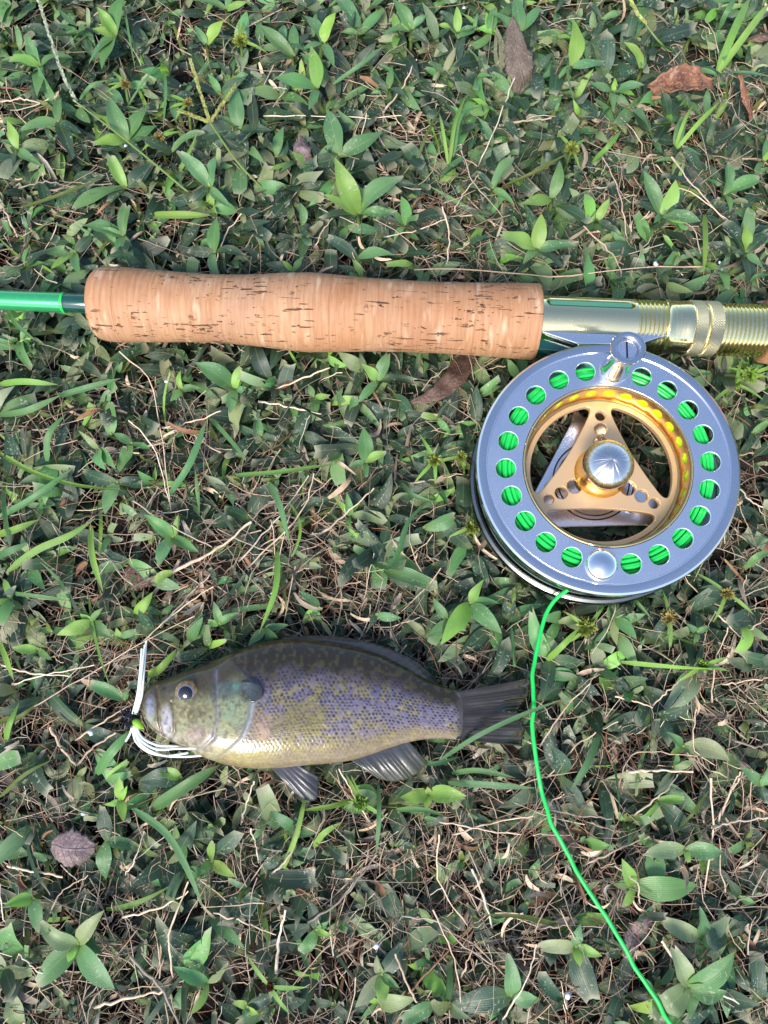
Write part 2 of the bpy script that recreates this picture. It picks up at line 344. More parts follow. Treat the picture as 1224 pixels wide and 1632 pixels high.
LINE_Z = [0.027, 0.0262, 0.0245, 0.0235, 0.0232, 0.0240, 0.0245, 0.0238, 0.0228, 0.0222, 0.0226, 0.0220, 0.0226, 0.0220, 0.0224, 0.0220, 0.0216, 0.021]
LINE_P = smooth_path(np.array([at(u, v, z) for (u, v), z in zip(LINE_PX, LINE_Z)]), 240)
def ceiling(P):
    """largest plant height below whatever rests on the turf at these points"""
    x, y = P[:, 0], P[:, 1]; H = np.full(len(P), 9.0)
    s = (x-gL[0])*rod_dir[0]+(y-gL[1])*rod_dir[1]; d = (x-gL[0])*rod_n[0]+(y-gL[1])*rod_n[1]
    rr = np.interp(s, [-0.5, -0.001, 0]+[g[0] for g in grip[2:-1]]+[grip[-1][0]+0.0005, rodx(1060), rodx(1062), rodx(1162), rodx(1164), rodx(1232), rodx(1233), 0.6],
                   [0.0036, 0.0042, 0.011]+[g[1] for g in grip[2:-1]]+[seat_r, seat_r, 0.0106, 0.0106, seat_r, seat_r, 0.0125, 0.0125])+0.0007
    m = np.abs(d) < rr; H[m] = np.minimum(H[m], ROD_Z-np.sqrt(rr[m]**2-d[m]**2))
    q = np.hypot(x-REEL[0], y-REEL[1]); m = q < 0.0485; H[m] = np.minimum(H[m], REEL[2]-REEL_DEPTH*RS-0.0045+REEL_TILT*(x[m]-REEL[0]))
    foot = (s > rodx(862)) & (s < rodx(1062)) & (d < 0) & (d > -0.02); H[foot] = np.minimum(H[foot], 0.016)
    uv = px_of(np.stack([x, y, np.full(len(x), FISH_Z)], 1)); u, v = uv[:, 0], uv[:, 1]
    t_, b_ = ft(u)-2, fb(u)+2; c_, h_ = (t_+b_)/2, (b_-t_)/2; e = (v-c_)/h_
    m = (u > 221) & (u < 745) & (np.abs(e) < 1); H[m] = np.minimum(H[m], FISH_Z-fth(u[m])*np.sqrt(1-e[m]**2)-0.0005)
    for nm, poly in FIN_POLYS.items():
        m = in_poly(u, v, poly); H[m] = np.minimum(H[m], 0.0185)
    L = LINE_P[::4]
    for k0 in range(0, len(P), 20000):
        dd = np.hypot(x[k0:k0+20000, None]-L[None, :, 0], y[k0:k0+20000, None]-L[None, :, 1]); j = dd.argmin(1); mm = dd[np.arange(len(j)), j] < 0.0024
        H[k0:k0+20000][mm] = np.minimum(H[k0:k0+20000][mm], L[j[mm], 2]-0.0008)
    m = np.hypot(u-207, v-1143) < 18; H[m] = np.minimum(H[m], 0.019)
    return np.maximum(H, 0.0008)
def duck(V, margin=0.0):
    V = np.asarray(V, float); V[:, 2] = np.minimum(V[:, 2], ceiling(V)-margin); return V

# ------------------------------------------------------------------ ground
def axis_pts(lo, hi, step, far):
    a = np.arange(lo, hi+1e-6, step); e = np.geomspace(0.02, far, 14); return np.r_[lo-e[::-1], a, hi+e]
gx, gy = axis_pts(-0.32, 0.32, 0.004, 8.0), axis_pts(-0.26, 0.46, 0.004, 8.0)
GX, GY = np.meshgrid(gx, gy, indexing='ij')
GZ = (vnoise(GX*60+9, GY*60, 3)-0.5)*0.006+(vnoise(GX*220, GY*220+5, 4)-0.5)*0.003-0.001
ground = mesh_obj('ground', np.stack([GX, GY, GZ], -1).reshape(-1, 3), grid_faces(len(gx), len(gy))[:, ::-1], M['soil'])
tag(ground, 'dark crumbly soil under the matted turf', None, None, 'structure')

# ------------------------------------------------------------------ plants: batch leaf builder
def leaves(base, tip, width, arch, fold, roll, cut, cols, tipc, ns=7, nc=3, curve=None, shape=0):
    """N leaves at once; returns V (N*ns*nc,3), F, C, UV.  arch lifts the middle, curve bends sideways, shape 0 lance, 1 grass blade"""
    N = len(base); t = np.linspace(0, 1, ns); s = np.linspace(-1, 1, nc)
    D = tip-base; L = np.linalg.norm(D, axis=1); d = D/(L[:, None]+1e-9)
    up = np.tile([0, 0, 1.0], (N, 1)); side = np.cross(d, up); sl = np.linalg.norm(side, axis=1)
    bad = sl < 0.15; side[bad] = np.cross(d[bad], np.tile([0.3, 1, 0], (bad.sum(), 1))); side /= np.linalg.norm(side, axis=1)[:, None]
    nrm = np.cross(side, d)
    cr, sr = np.cos(roll)[:, None], np.sin(roll)[:, None]; side, nrm = side*cr+nrm*sr, nrm*cr-side*sr
    tc = t[None, :]*cut[:, None]
    if shape == 0: prof = np.maximum(np.sin(np.pi*np.clip(tc, 0, 1)**0.72), 0)**0.85; prof = np.maximum(prof, 0.30*(1-tc)**3); 
    else: prof = np.clip(1.0-np.clip((tc-0.45)/0.55, 0, 1)**1.6, 0.03, 1)*np.clip(0.6+tc*1.6, 0, 1)
    C_ = base[:, None]+D[:, None]*t[None, :, None]+nrm[:, None]*(arch*L)[:, None, None]*(4*t*(1-t))[None, :, None]
    if curve is not None: C_ = C_+side[:, None]*(curve*L)[:, None, None]*(4*t*(1-t))[None, :, None]
    hw = 0.5*width[:, None]*prof
    jag = rng.normal(0, 1, (N, nc))*np.where(cut < 0.97, 0.05, 0.0)[:, None]*L[:, None]
    V = C_[:, :, None]+side[:, None, None]*(hw[:, :, None]*s[None, None, :]*np.cos(fold)[:, None, None])[..., None]+nrm[:, None, None]*(hw[:, :, None]*np.abs(s)[None, None, :]*np.sin(fold)[:, None, None])[..., None]
    wav = np.sin(t[None, :]*rng.uniform(4, 10, N)[:, None]+rng.uniform(0, 6, N)[:, None])
    V += nrm[:, None, None]*(hw*0.22*wav)[:, :, None, None]*s[None, None, :, None]
    V[:, -1] += d[:, None]*jag[..., None]
    V = V.reshape(-1, 3)
    q = grid_faces(ns, nc); Fc = (q[None]+(np.arange(N)*ns*nc)[:, None, None]).reshape(-1, 4)
    C = np.repeat(cols[:, None, None], ns, 1).repeat(nc, 2)
    bl = np.clip(1-t*3.2, 0, 1)[None, :, None, None]*0.35; C = C*(1-bl)+np.array([0.20, 0.30, 0.06])*bl
    tl = np.clip((t-0.86)/0.14, 0, 1)[None, :, None, None]*tipc[:, None, None, None]; C = C*(1-tl)+np.array([0.42, 0.40, 0.27])*tl
    UV = np.stack(np.broadcast_arrays(s[None, None, :], t[None, :, None]*L[:, None, None]*60), -1).reshape(-1, 2)
    return V, Fc, C.reshape(-1, 3), UV
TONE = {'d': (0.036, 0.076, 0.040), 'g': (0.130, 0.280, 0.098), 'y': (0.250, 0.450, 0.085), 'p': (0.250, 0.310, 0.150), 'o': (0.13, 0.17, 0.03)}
def tone(c, j=0.18):
    b = np.array(TONE[c])*rng.uniform(1-j, 1+j); return b*np.array([rng.uniform(0.88, 1.15), 1, rng.uniform(0.85, 1.2)])

# ---- where things stand, said with things one can find
MARKS = [('the grey pointed leaf', 828, 95, 75), ('the curled russet leaf', 1085, 135, 85), ('the pinkish crumpled leaf', 480, 240, 55), ('the round brown scrap', 117, 1352, 75),
         ('the black fly', 207, 1143, 60), ("the fish's tail", 790, 1140, 85), ("the fish's belly", 450, 1240, 85), ("the fish's back", 520, 1000, 60), ("the fish's head", 270, 1060, 65), ('the brown leaf strip', 700, 608, 60)]
def where(u, v):
    best = None
    for nm, x, y, r in MARKS:
        d = math.hypot(u-x, v-y)
        if d < r and (best is None or d/r < best[0]): best = (d/r, nm)
    if best: return 'beside '+best[1]
    axis = 484+(u-141)*0.0409
    lu = np.interp(v, [940, 1130, 1245, 1340, 1436, 1632], [900, 849, 860, 893, 950, 1068])
    if math.hypot(u-970, v-748) < 275 and v > axis: return "close to the reel's rim"
    if v < axis:
        side = 'green shaft' if u < 140 else 'grip front' if u < 380 else 'grip middle' if u < 620 else 'grip rear' if u < 862 else 'reel seat' if u < 1065 else 'locking nut'
        far = axis-v
        return ('against the ' if far < 100 else 'far off the ' if far > 330 else 'clear of the ' if far > 215 else 'near the ')+side+', away from the fish'
    if v < 1020 and u < 860:
        return ('just under the ' if v < axis+110 else 'below the ' if v < axis+240 else 'nearer the fish than the ')+('green shaft' if u < 140 else 'grip front' if u < 380 else 'grip middle' if u < 620 else 'grip rear')
    if v > 940 and abs(u-lu) < 60: return 'right beside the loose green line'
    if u > lu: return 'across the green line, '+('below the reel' if v < 1200 else 'midway along it' if v < 1400 else 'towards its loose end')
    if u < 225: return 'out past the fly, '+('level with the fish' if v < 1260 else 'on its belly side' if v < 1450 else 'far on its belly side')
    return ('far ' if v > 1430 else '')+'off the belly side, '+('below the head' if u < 380 else 'below pelvic fin' if u < 520 else 'below anal fin' if u < 660 else 'towards the line')

# ---- every sprout: centre, then leaf tips with tone (pixels of the photograph)
SPR = [
 (184,55,[(154,11,'y'),(197,-6,'g'),(162,111,'g'),(141,103,'g'),(147,46,'y')]), (63,104,[(15,94,'y'),(43,54,'g'),(116,92,'g'),(59,154,'g'),(2,96,'g')]),
 (202,224,[(175,154,'g'),(238,170,'g'),(251,200,'g'),(149,230,'y'),(230,262,'d')]), (200,297,[(176,248,'y'),(246,258,'d'),(113,335,'g'),(172,323,'d')]),
 (196,375,[(157,364,'g'),(203,326,'g'),(184,402,'g'),(132,360,'g'),(210,424,'g')]), (119,402,[(66,402,'g'),(130,443,'g'),(81,429,'y'),(148,375,'d')]),
 (92,194,[(30,210,'g'),(130,213,'d'),(116,254,'d'),(95,157,'g')]), (27,237,[(68,265,'g'),(11,192,'y'),(-2,224,'g'),(16,286,'d')]),
 (514,67,[(535,20,'y'),(481,24,'g'),(483,78,'g'),(533,108,'g')]), (505,140,[(495,73,'y'),(435,124,'g'),(492,176,'g')]),
 (573,54,[(540,-2,'g'),(611,14,'g'),(543,52,'g'),(612,64,'d')]), (468,89,[(468,38,'g'),(430,95,'d'),(495,52,'d'),(414,40,'g')]),
 (381,205,[(377,138,'g'),(347,186,'g'),(433,208,'d'),(306,222,'d'),(392,260,'d')]), (333,297,[(286,243,'g'),(344,248,'g'),(371,332,'g'),(306,322,'d')]),
 (540,248,[(522,175,'g'),(611,210,'g'),(481,260,'d'),(573,243,'g')]), (571,340,[(533,250,'y'),(640,285,'g'),(513,348,'d'),(628,341,'g'),(516,310,'y'),(570,294,'y')]),
 (341,402,[(346,346,'g'),(300,400,'d'),(346,440,'g'),(390,407,'d')]), (468,432,[(449,415,'y'),(484,408,'g'),(422,420,'d')]),
 (330,70,[(357,32,'y'),(302,78,'d'),(310,40,'g')]), (360,14,[(306,0,'g'),(395,3,'y'),(372,-20,'g')]),
 (656,46,[(625,-2,'g'),(682,24,'g'),(610,57,'g'),(685,70,'d'),(640,38,'y')]), (729,51,[(728,10,'y'),(696,40,'y'),(758,43,'g'),(731,61,'g'),(700,18,'d')]),
 (830,49,[(860,10,'g'),(779,19,'g'),(820,-8,'g')]), (785,300,[(817,253,'g'),(763,275,'d'),(820,326,'g')]),
 (856,396,[(863,340,'y'),(798,375,'y'),(918,390,'g'),(833,420,'g'),(898,428,'d')]), (879,315,[(892,256,'g'),(828,326,'y')]),
 (911,105,[(912,30,'y'),(964,100,'g'),(890,125,'g')]), (977,145,[(937,132,'g'),(1028,135,'g'),(977,178,'g'),(980,124,'y')]),
 (1055,342,[(1026,272,'g'),(1077,286,'y'),(1117,353,'g'),(1093,310,'d'),(1042,356,'g'),(1012,323,'d')]), (1155,310,[(1160,259,'g'),(1212,286,'g'),(1163,340,'g')]),
 (1190,402,[(1185,353,'y'),(1155,355,'d'),(1217,428,'g'),(1166,402,'d'),(1226,372,'d')]), (1217,256,[(1224,216,'g'),(1228,240,'y'),(1204,275,'g')]),
 (953,350,[(972,316,'y'),(983,370,'d')]), (1023,108,[(994,67,'y'),(1030,90,'g')]), (289,620,[(288,590,'y'),(322,620,'g'),(271,640,'g')]),
 (374,619,[(310,578,'g'),(383,585,'y'),(366,660,'g'),(400,585,'g'),(403,622,'g')]), (176,692,[(176,640,'g'),(160,690,'d')]), (209,707,[(180,690,'g'),(242,717,'g'),(186,756,'g')]),
 (186,769,[(167,820,'g'),(134,750,'d'),(230,760,'d')]), (275,856,[(229,820,'g'),(252,905,'g'),(284,820,'y'),(317,880,'g')]), (350,995,[(340,958,'g'),(382,978,'g'),(332,990,'y')]),
 (602,606,[(620,562,'g'),(576,580,'y'),(570,642,'g'),(661,610,'d')]), (499,632,[(491,612,'g'),(524,632,'y'),(498,671,'g')]), (583,737,[(579,681,'g'),(615,723,'y'),(556,743,'g'),(583,760,'g')]),
 (749,962,[(772,923,'y'),(702,1028,'y'),(800,1010,'g'),(795,962,'g')]), (676,841,[(726,821,'g'),(660,855,'d')]), (416,694,[(413,665,'g'),(440,700,'d')]), (563,854,[(556,842,'y'),(573,850,'y')]),
 (145,990,[(90,1012,'y'),(127,978,'y'),(180,1017,'g'),(165,968,'g')]), (190,1015,[(218,1005,'g'),(185,1000,'y')]), (60,1035,[(20,1033,'y'),(83,1052,'g'),(40,1060,'d'),(66,1040,'y')]),
 (198,1115,[(145,1090,'g'),(202,1098,'g')]), (190,1275,[(190,1238,'y'),(165,1282,'y'),(197,1310,'y'),(203,1252,'y')]), (288,1240,[(250,1225,'y'),(280,1264,'g'),(222,1245,'d')]),
 (52,1433,[(6,1443,'y'),(62,1488,'g'),(40,1420,'g')]), (124,1505,[(65,1469,'p'),(167,1450,'p'),(183,1577,'g'),(62,1567,'g'),(108,1535,'y')]), (337,1374,[(340,1341,'y'),(376,1398,'y'),(317,1403,'y')]),
 (394,1606,[(371,1598,'y'),(412,1616,'y'),(389,1627,'g'),(433,1588,'d')]), (504,1483,[(491,1433,'d'),(478,1517,'g'),(530,1491,'y'),(525,1467,'g')]), (470,1322,[(433,1292,'g'),(478,1328,'y')]),
 (28,1634,[(20,1573,'p'),(50,1600,'d')]), (684,1265,[(637,1271,'y'),(744,1269,'y'),(679,1292,'y'),(681,1253,'y')]), (608,1554,[(566,1606,'p'),(608,1598,'y'),(637,1575,'g'),(600,1522,'p'),(640,1505,'d')]),
 (814,1588,[(809,1520,'g'),(712,1603,'d'),(862,1593,'g')]), (723,1460,[(652,1494,'d'),(735,1440,'d')]), (757,1462,[(788,1522,'d'),(745,1440,'d')]), (692,1601,[(640,1628,'g'),(705,1590,'d')]),
 (1049,1275,[(1091,1275,'y'),(1025,1302,'y'),(1101,1323,'d')]), (1094,1354,[(1029,1361,'p'),(1153,1358,'g'),(1098,1375,'y')]), (1011,1413,[(991,1368,'y'),(1112,1410,'g'),(994,1444,'y'),(977,1410,'g')]),
 (918,1510,[(859,1507,'p'),(925,1472,'g'),(960,1524,'y'),(925,1541,'y'),(945,1593,'d')]), (1119,1496,[(1056,1465,'p'),(1115,1444,'g'),(1160,1462,'p'),(1146,1514,'y')]),
 (1098,1572,[(1171,1517,'g'),(1070,1510,'p'),(1160,1579,'g'),(1101,1624,'g'),(1036,1624,'p')]), (935,1340,[(973,1347,'y'),(925,1337,'g')]), (862,1592,[(868,1555,'d'),(880,1610,'d')]),
 (822,1590,[(805,1520,'d'),(830,1600,'d')]), (1205,1575,[(1198,1538,'p'),(1226,1590,'p')]), (1089,1190,[(1062,1166,'g'),(1107,1205,'g'),(1068,1202,'y'),(1163,1213,'p')]),
 (1214,1252,[(1178,1222,'g'),(1224,1222,'g'),(1220,1280,'d')]), (868,1016,[(905,1008,'d'),(880,1030,'d')]), (1040,1145,[(960,1160,'d'),(1060,1130,'d')]), (1107,1068,[(1065,1130,'p'),(1115,1050,'d')]),
 (1112,1008,[(1094,994,'g'),(1132,999,'g'),(1106,1026,'g')]), (1200,590,[(1222,560,'g'),(1180,600,'y')]), (1200,690,[(1224,672,'g'),(1190,720,'d')]),
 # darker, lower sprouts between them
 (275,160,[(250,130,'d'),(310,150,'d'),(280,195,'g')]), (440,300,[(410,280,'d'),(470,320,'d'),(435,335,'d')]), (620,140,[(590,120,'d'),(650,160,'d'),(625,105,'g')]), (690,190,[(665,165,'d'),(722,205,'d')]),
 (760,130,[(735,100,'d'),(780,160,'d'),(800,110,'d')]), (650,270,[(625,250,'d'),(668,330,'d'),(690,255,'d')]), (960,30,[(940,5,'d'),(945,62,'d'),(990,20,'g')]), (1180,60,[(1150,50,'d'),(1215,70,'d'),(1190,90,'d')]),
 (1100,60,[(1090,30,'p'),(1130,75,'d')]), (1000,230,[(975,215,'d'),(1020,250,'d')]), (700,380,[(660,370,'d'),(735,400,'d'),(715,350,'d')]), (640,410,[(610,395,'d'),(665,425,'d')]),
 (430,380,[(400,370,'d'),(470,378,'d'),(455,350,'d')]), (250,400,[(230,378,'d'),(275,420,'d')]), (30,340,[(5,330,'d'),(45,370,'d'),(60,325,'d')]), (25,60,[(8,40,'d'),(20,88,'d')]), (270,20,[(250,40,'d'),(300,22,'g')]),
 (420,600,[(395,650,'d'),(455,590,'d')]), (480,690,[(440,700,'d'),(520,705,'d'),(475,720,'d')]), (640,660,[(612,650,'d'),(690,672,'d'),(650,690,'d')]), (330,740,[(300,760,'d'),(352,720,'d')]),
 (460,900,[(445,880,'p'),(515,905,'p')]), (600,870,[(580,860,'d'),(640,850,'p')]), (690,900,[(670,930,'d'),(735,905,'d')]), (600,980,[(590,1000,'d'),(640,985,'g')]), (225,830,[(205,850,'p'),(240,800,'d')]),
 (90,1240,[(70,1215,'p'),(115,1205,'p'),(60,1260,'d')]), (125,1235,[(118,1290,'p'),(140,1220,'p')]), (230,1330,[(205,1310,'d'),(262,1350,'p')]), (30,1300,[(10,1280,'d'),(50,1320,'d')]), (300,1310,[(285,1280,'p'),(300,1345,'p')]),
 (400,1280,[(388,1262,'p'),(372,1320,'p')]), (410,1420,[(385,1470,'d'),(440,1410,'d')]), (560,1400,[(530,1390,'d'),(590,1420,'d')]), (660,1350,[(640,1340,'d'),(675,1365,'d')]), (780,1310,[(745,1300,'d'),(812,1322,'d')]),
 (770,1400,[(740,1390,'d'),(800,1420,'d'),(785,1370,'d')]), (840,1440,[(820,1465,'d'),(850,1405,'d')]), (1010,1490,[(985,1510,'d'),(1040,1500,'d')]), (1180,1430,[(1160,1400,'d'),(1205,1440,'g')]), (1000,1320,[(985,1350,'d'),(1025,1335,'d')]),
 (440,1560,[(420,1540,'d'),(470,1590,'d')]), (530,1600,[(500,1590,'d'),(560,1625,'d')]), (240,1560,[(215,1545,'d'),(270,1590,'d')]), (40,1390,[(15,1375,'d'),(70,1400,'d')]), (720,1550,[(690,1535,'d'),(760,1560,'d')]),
]
SIZEW = [(34, 'tiny'), (48, 'small'), (66, 'sizeable'), (999, 'large')]
HUE = {'d': 'dark green', 'g': 'fresh green', 'y': 'bright lime', 'p': 'pale scuffed'}
NUMW = {2: 'two', 3: 'three', 4: 'four', 5: 'five', 6: 'six'}
o_src = {}
for cx, cy, tips in SPR:
    dark = all(t[2] == 'd' or t[2] == 'p' for t in tips)
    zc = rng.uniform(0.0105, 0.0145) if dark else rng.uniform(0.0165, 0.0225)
    ctr = at(cx, cy, zc)
    c1 = ceiling(ctr[None])[0]; zc = min(zc, c1-0.001); ctr[2] = zc
    lens = [math.hypot(t[0]-cx, t[1]-cy) for t in tips]
    big = max(lens); sz = next(n for m, n in SIZEW if big < m)
    cnt = {}
    for t in tips: cnt[t[2]] = cnt.get(t[2], 0)+1
    hue = HUE[max(cnt, key=cnt.get)]
    o = empty('leafy_sprout', (ctr[0], ctr[1], 0.0)); o_src[o.name] = (cx, cy, tips)
    tag(o, f'{sz} {hue} sprout of {NUMW[len(tips)]} leaves {where(cx, cy)}', 'sprout', 'broad-leaved sprouts in the turf')
    org = np.array([ctr[0], ctr[1], 0.0])
    for (tx, ty, tc) in tips:
        L = math.hypot(tx-cx, ty-cy)*0.00023
        e = {'y': rng.uniform(0.12, 0.42), 'g': rng.uniform(-0.10, 0.22), 'd': rng.uniform(-0.25, 0.05), 'p': rng.uniform(-0.1, 0.12)}[tc]
        if ty < cy-0.6*abs(tx-cx): e += 0.18
        tip = at(tx, ty, max(zc+e*L, 0.004))
        wd = np.clip(L*rng.uniform(0.36, 0.50), 0.0026, 0.0086)
        cut = 1.0 if rng.random() < (0.75 if tc in 'gy' else 0.4) else rng.uniform(0.72, 0.93)
        one = lambda x: np.array([x], float)
        V, Fc, C, UV = leaves(ctr[None]+np.array([[0, 0, -0.0006]]), tip[None], one(wd), one(rng.uniform(0.03, 0.13)), one(rng.uniform(0.12, 0.5)), one(rng.normal(0, 0.2)), one(cut), tone(tc)[None], one(0.85 if cut < 0.97 else 0.12), 10, 5, one(rng.normal(0, 0.04)))
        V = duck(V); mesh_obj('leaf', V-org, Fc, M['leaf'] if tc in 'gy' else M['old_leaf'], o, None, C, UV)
    st = smooth_path(np.array([[rng.normal(0, 0.003), rng.normal(0, 0.003), -0.001], [rng.normal(0, 0.001), rng.normal(0, 0.001), zc*0.5], [0, 0, zc]]), 6)
    V, Fc = tube(st, np.linspace(0.0011, 0.0008, 6), 6); mesh_obj('stem', V, Fc, M['blade'], o, None, np.tile([0.15, 0.23, 0.05], (len(V), 1)), np.zeros((len(V), 2)))

dup_ = {}
for o in [o for o in col.objects if o.name.startswith('leafy_sprout')]: dup_.setdefault(o['label'], []).append(o)
for lab_, os_ in dup_.items():
    if len(os_) > 1:
        for o in os_:
            cx, cy, tips = o_src[o.name]; t = max(tips, key=lambda t: math.hypot(t[0]-cx, t[1]-cy)); ddx, ddy = t[0]-cx, t[1]-cy
            w_ = lab_.split(' sprout of ')[0].split(' ', 1)[1]
            o['label'] = f"{w_} sprout, longest leaf pointing {'crosswise' if abs(ddy) > abs(ddx) else 'reelward' if ddx > 0 else 'shaftward'}, {where(cx, cy)}"
# ---- long grass blades, each one a thing: pixel path, width in pixels, tone
BLADES = [
 ([(240,344),(288,343),(336,343)],14,'y'), ([(34,332),(95,312),(165,284)],9,'o'), ([(0,612),(45,608),(92,613)],11,'y'), ([(0,662),(50,652),(96,630)],12,'g'), ([(92,632),(140,618),(192,603)],11,'g'),
 ([(-4,720),(50,752),(110,772),(205,783)],9,'y'), ([(-4,826),(60,790),(118,745)],12,'g'), ([(-4,852),(30,842),(62,828)],12,'y'), ([(12,911),(60,876),(112,852),(152,826)],12,'y'), ([(-4,888),(20,876),(45,865)],12,'g'),
 ([(145,838),(148,890),(164,943)],10,'y'), ([(-4,960),(60,905),(120,840)],13,'d'), ([(10,990),(90,940),(165,918)],12,'d'), ([(18,945),(60,950),(112,957)],7,'g'), ([(268,792),(300,745),(330,668)],14,'g'),
 ([(365,759),(450,752),(536,739)],9,'y'), ([(428,768),(448,810),(463,870)],11,'g'), ([(545,864),(590,893),(618,906),(632,888),(650,835),(692,788)],12,'g'), ([(443,880),(438,945),(412,1012)],10,'y'),
 ([(154,1234),(180,1195),(212,1160)],15,'g'), ([(168,1094),(220,1055),(302,1008)],13,'d'), ([(236,1076),(260,1064),(282,1034)],15,'y'), ([(243,1288),(300,1252),(352,1218)],19,'g'), ([(212,1288),(268,1330),(305,1395),(326,1452)],12,'g'),
 ([(714,1247),(780,1250),(852,1256)],11,'g'), ([(978,1215),(984,1262),(988,1302)],8,'g'), ([(955,1168),(935,1220),(910,1260)],11,'g'), ([(872,1052),(898,1026),(925,998)],11,'y'), ([(988,1055),(1070,1062),(1165,1067)],8,'y'),
 ([(447,1392),(472,1330),(490,1250)],8,'y'), ([(603,1250),(604,1300),(600,1360)],7,'g'), ([(632,1290),(680,1292),(712,1302)],7,'g'), ([(530,136),(570,108),(614,72)],10,'g'), ([(800,298),(850,276),(902,246)],8,'o'),
 ([(1123,342),(1124,390),(1121,440)],9,'y'), ([(1142,118),(1165,60),(1196,-6)],15,'y'), ([(1140,122),(1185,60),(1228,2)],13,'y'), ([(1145,46),(1158,20),(1174,-6)],10,'g'), ([(1075,242),(1110,200),(1147,162)],8,'y'), ([(1075,238),(1088,200),(1104,168)],6,'y'),
 ([(1072,243),(1095,238),(1118,248)],9,'g'), ([(1072,246),(1050,242),(1028,243)],8,'d'), ([(1140,120),(1180,116),(1228,122)],8,'g'), ([(716,260),(724,200),(742,153)],8,'y'), ([(714,262),(706,210),(700,180)],6,'y'), ([(660,268),(680,215),(702,172)],6,'o'),
 ([(722,250),(740,180),(776,168)],8,'g'), ([(700,236),(688,205),(678,180)],6,'y'), ([(945,258),(968,235),(990,208)],9,'y'), ([(195,-4),(205,50),(216,112)],5,'g'), ([(256,92),(264,140),(260,206)],6,'g'), ([(912,80),(905,120),(914,160)],5,'g'),
 ([(122,122),(100,150),(60,178)],7,'g'), ([(127,160),(150,135),(170,128)],8,'g'), ([(205,168),(240,118),(280,80)],8,'g'), ([(1190,458),(1206,440),(1226,438)],7,'g'), ([(1186,905),(1206,888),(1228,878)],12,'g'), ([(1186,655),(1206,648),(1228,650)],8,'o'),
 ([(0,640),(40,630),(88,560)],10,'d'), ([(20,560),(70,590),(110,602)],11,'d'), ([(4,470),(30,520),(60,545)],8,'g'), ([(60,700),(95,690),(120,655)],9,'d'), ([(75,735),(80,690),(105,660)],12,'g'), ([(720,1232),(760,1228),(822,1240)],8,'g'),
 ([(640,1208),(690,1218),(735,1206)],8,'g'), ([(560,1275),(530,1285),(480,1292)],8,'y'), ([(500,1350),(520,1325),(545,1310)],9,'y'), ([(300,1480),(312,1535),(330,1440)],9,'d'), ([(20,1330),(90,1370),(160,1330)],12,'d'), ([(10,1180),(16,1150),(30,1120)],9,'y'),
 ([(-2,1020),(10,1050),(22,1085)],9,'y'), ([(-2,1150),(40,1138),(60,1120)],8,'o'), ([(0,1270),(55,1225),(82,1212)],6,'o'), ([(815,1000),(820,1060),(818,1035)],6,'g'), ([(1080,1320),(1100,1300),(1130,1260)],7,'o'), ([(870,1195),(860,1230),(850,1262)],6,'d'),
 ([(990,935),(1015,960),(1040,988)],6,'g'), ([(640,770),(660,790),(690,800)],8,'g'), ([(605,700),(640,710),(680,725)],7,'d'), ([(395,580),(380,600),(362,560)],7,'d'), ([(470,960),(490,985),(520,1010)],9,'d'), ([(455,955),(462,990),(480,1012)],8,'d'),
]
def place_name(u, v): return where(float(u), float(v))
def blade_obj(name, pts, wpx, tc, zs, label, cat, group, mat, over=False):
    zz = np.interp(np.linspace(0, 1, len(pts)), np.linspace(0, 1, len(zs)), zs)
    P = smooth_path(np.array([at(u, v, z) for (u, v), z in zip(pts, zz)]), 16)
    T = np.gradient(P, axis=0); T /= np.linalg.norm(T, axis=1)[:, None]
    rl = rng.normal(0, 0.25)+np.linspace(0, rng.normal(0, 0.5), 16); S = np.cross(T, [0, 0, 1]); S /= np.linalg.norm(S, axis=1)[:, None]; Nn = np.cross(S, T)
    S, Nn = S*np.cos(rl)[:, None]+Nn*np.sin(rl)[:, None], Nn*np.cos(rl)[:, None]-S*np.sin(rl)[:, None]
    t = np.linspace(0, 1, 16); hw = wpx*0.5*0.00023*np.clip(np.minimum(0.45+t*4, 1-np.clip((t-0.6)/0.4, 0, 1)**2), 0.05, 1)
    s = np.array([-1, -0.5, 0, 0.5, 1]); f = rng.uniform(0.15, 0.45)
    V = P[:, None]+S[:, None]*(hw[:, None]*s)[..., None]+Nn[:, None]*(hw[:, None]*np.abs(s)*f)[..., None]
    V = V.reshape(-1, 3)
    if not over: V = duck(V)
    C = np.tile(tone(tc), (len(V), 1)); C[-10:] = C[-10:]*0.5+np.array([0.3, 0.26, 0.14])*0.5
    org = np.array([P[0, 0], P[0, 1], 0]); UV = np.stack([np.tile(s, 16), np.repeat(t*2, 5)], 1)
    o = mesh_obj(name, V-org, grid_faces(16, 5), mat, None, org, C, UV)
    return tag(o, label, cat, group)
for pts, wp, tc in BLADES:
    mid = pts[len(pts)//2]; L = sum(math.hypot(a[0]-b[0], a[1]-b[1]) for a, b in zip(pts, pts[1:]))
    z = (0.009, 0.013, 0.010) if tc == 'd' else (0.016, 0.0235, 0.0225)
    lab = f"{'long' if L > 130 else 'short'} {'broad' if wp > 10.5 else 'narrow'} {dict(HUE, o='olive-yellow', g='mid green')[tc]} grass blade {place_name(*mid)}"
    blade_obj('grass_blade', pts, wp, tc, z, lab, 'grass blade', 'single grass blades lying in the turf', M['blade'])
blade_obj('grass_blade', [(700, 1212), (770, 1168), (835, 1138), (898, 1114)], 7, 'g', (0.017, 0.0285, 0.0285, 0.025), "thin green grass blade lying across the fish's tail and the green line", 'grass blade', 'single grass blades lying in the turf', M['blade'], True)

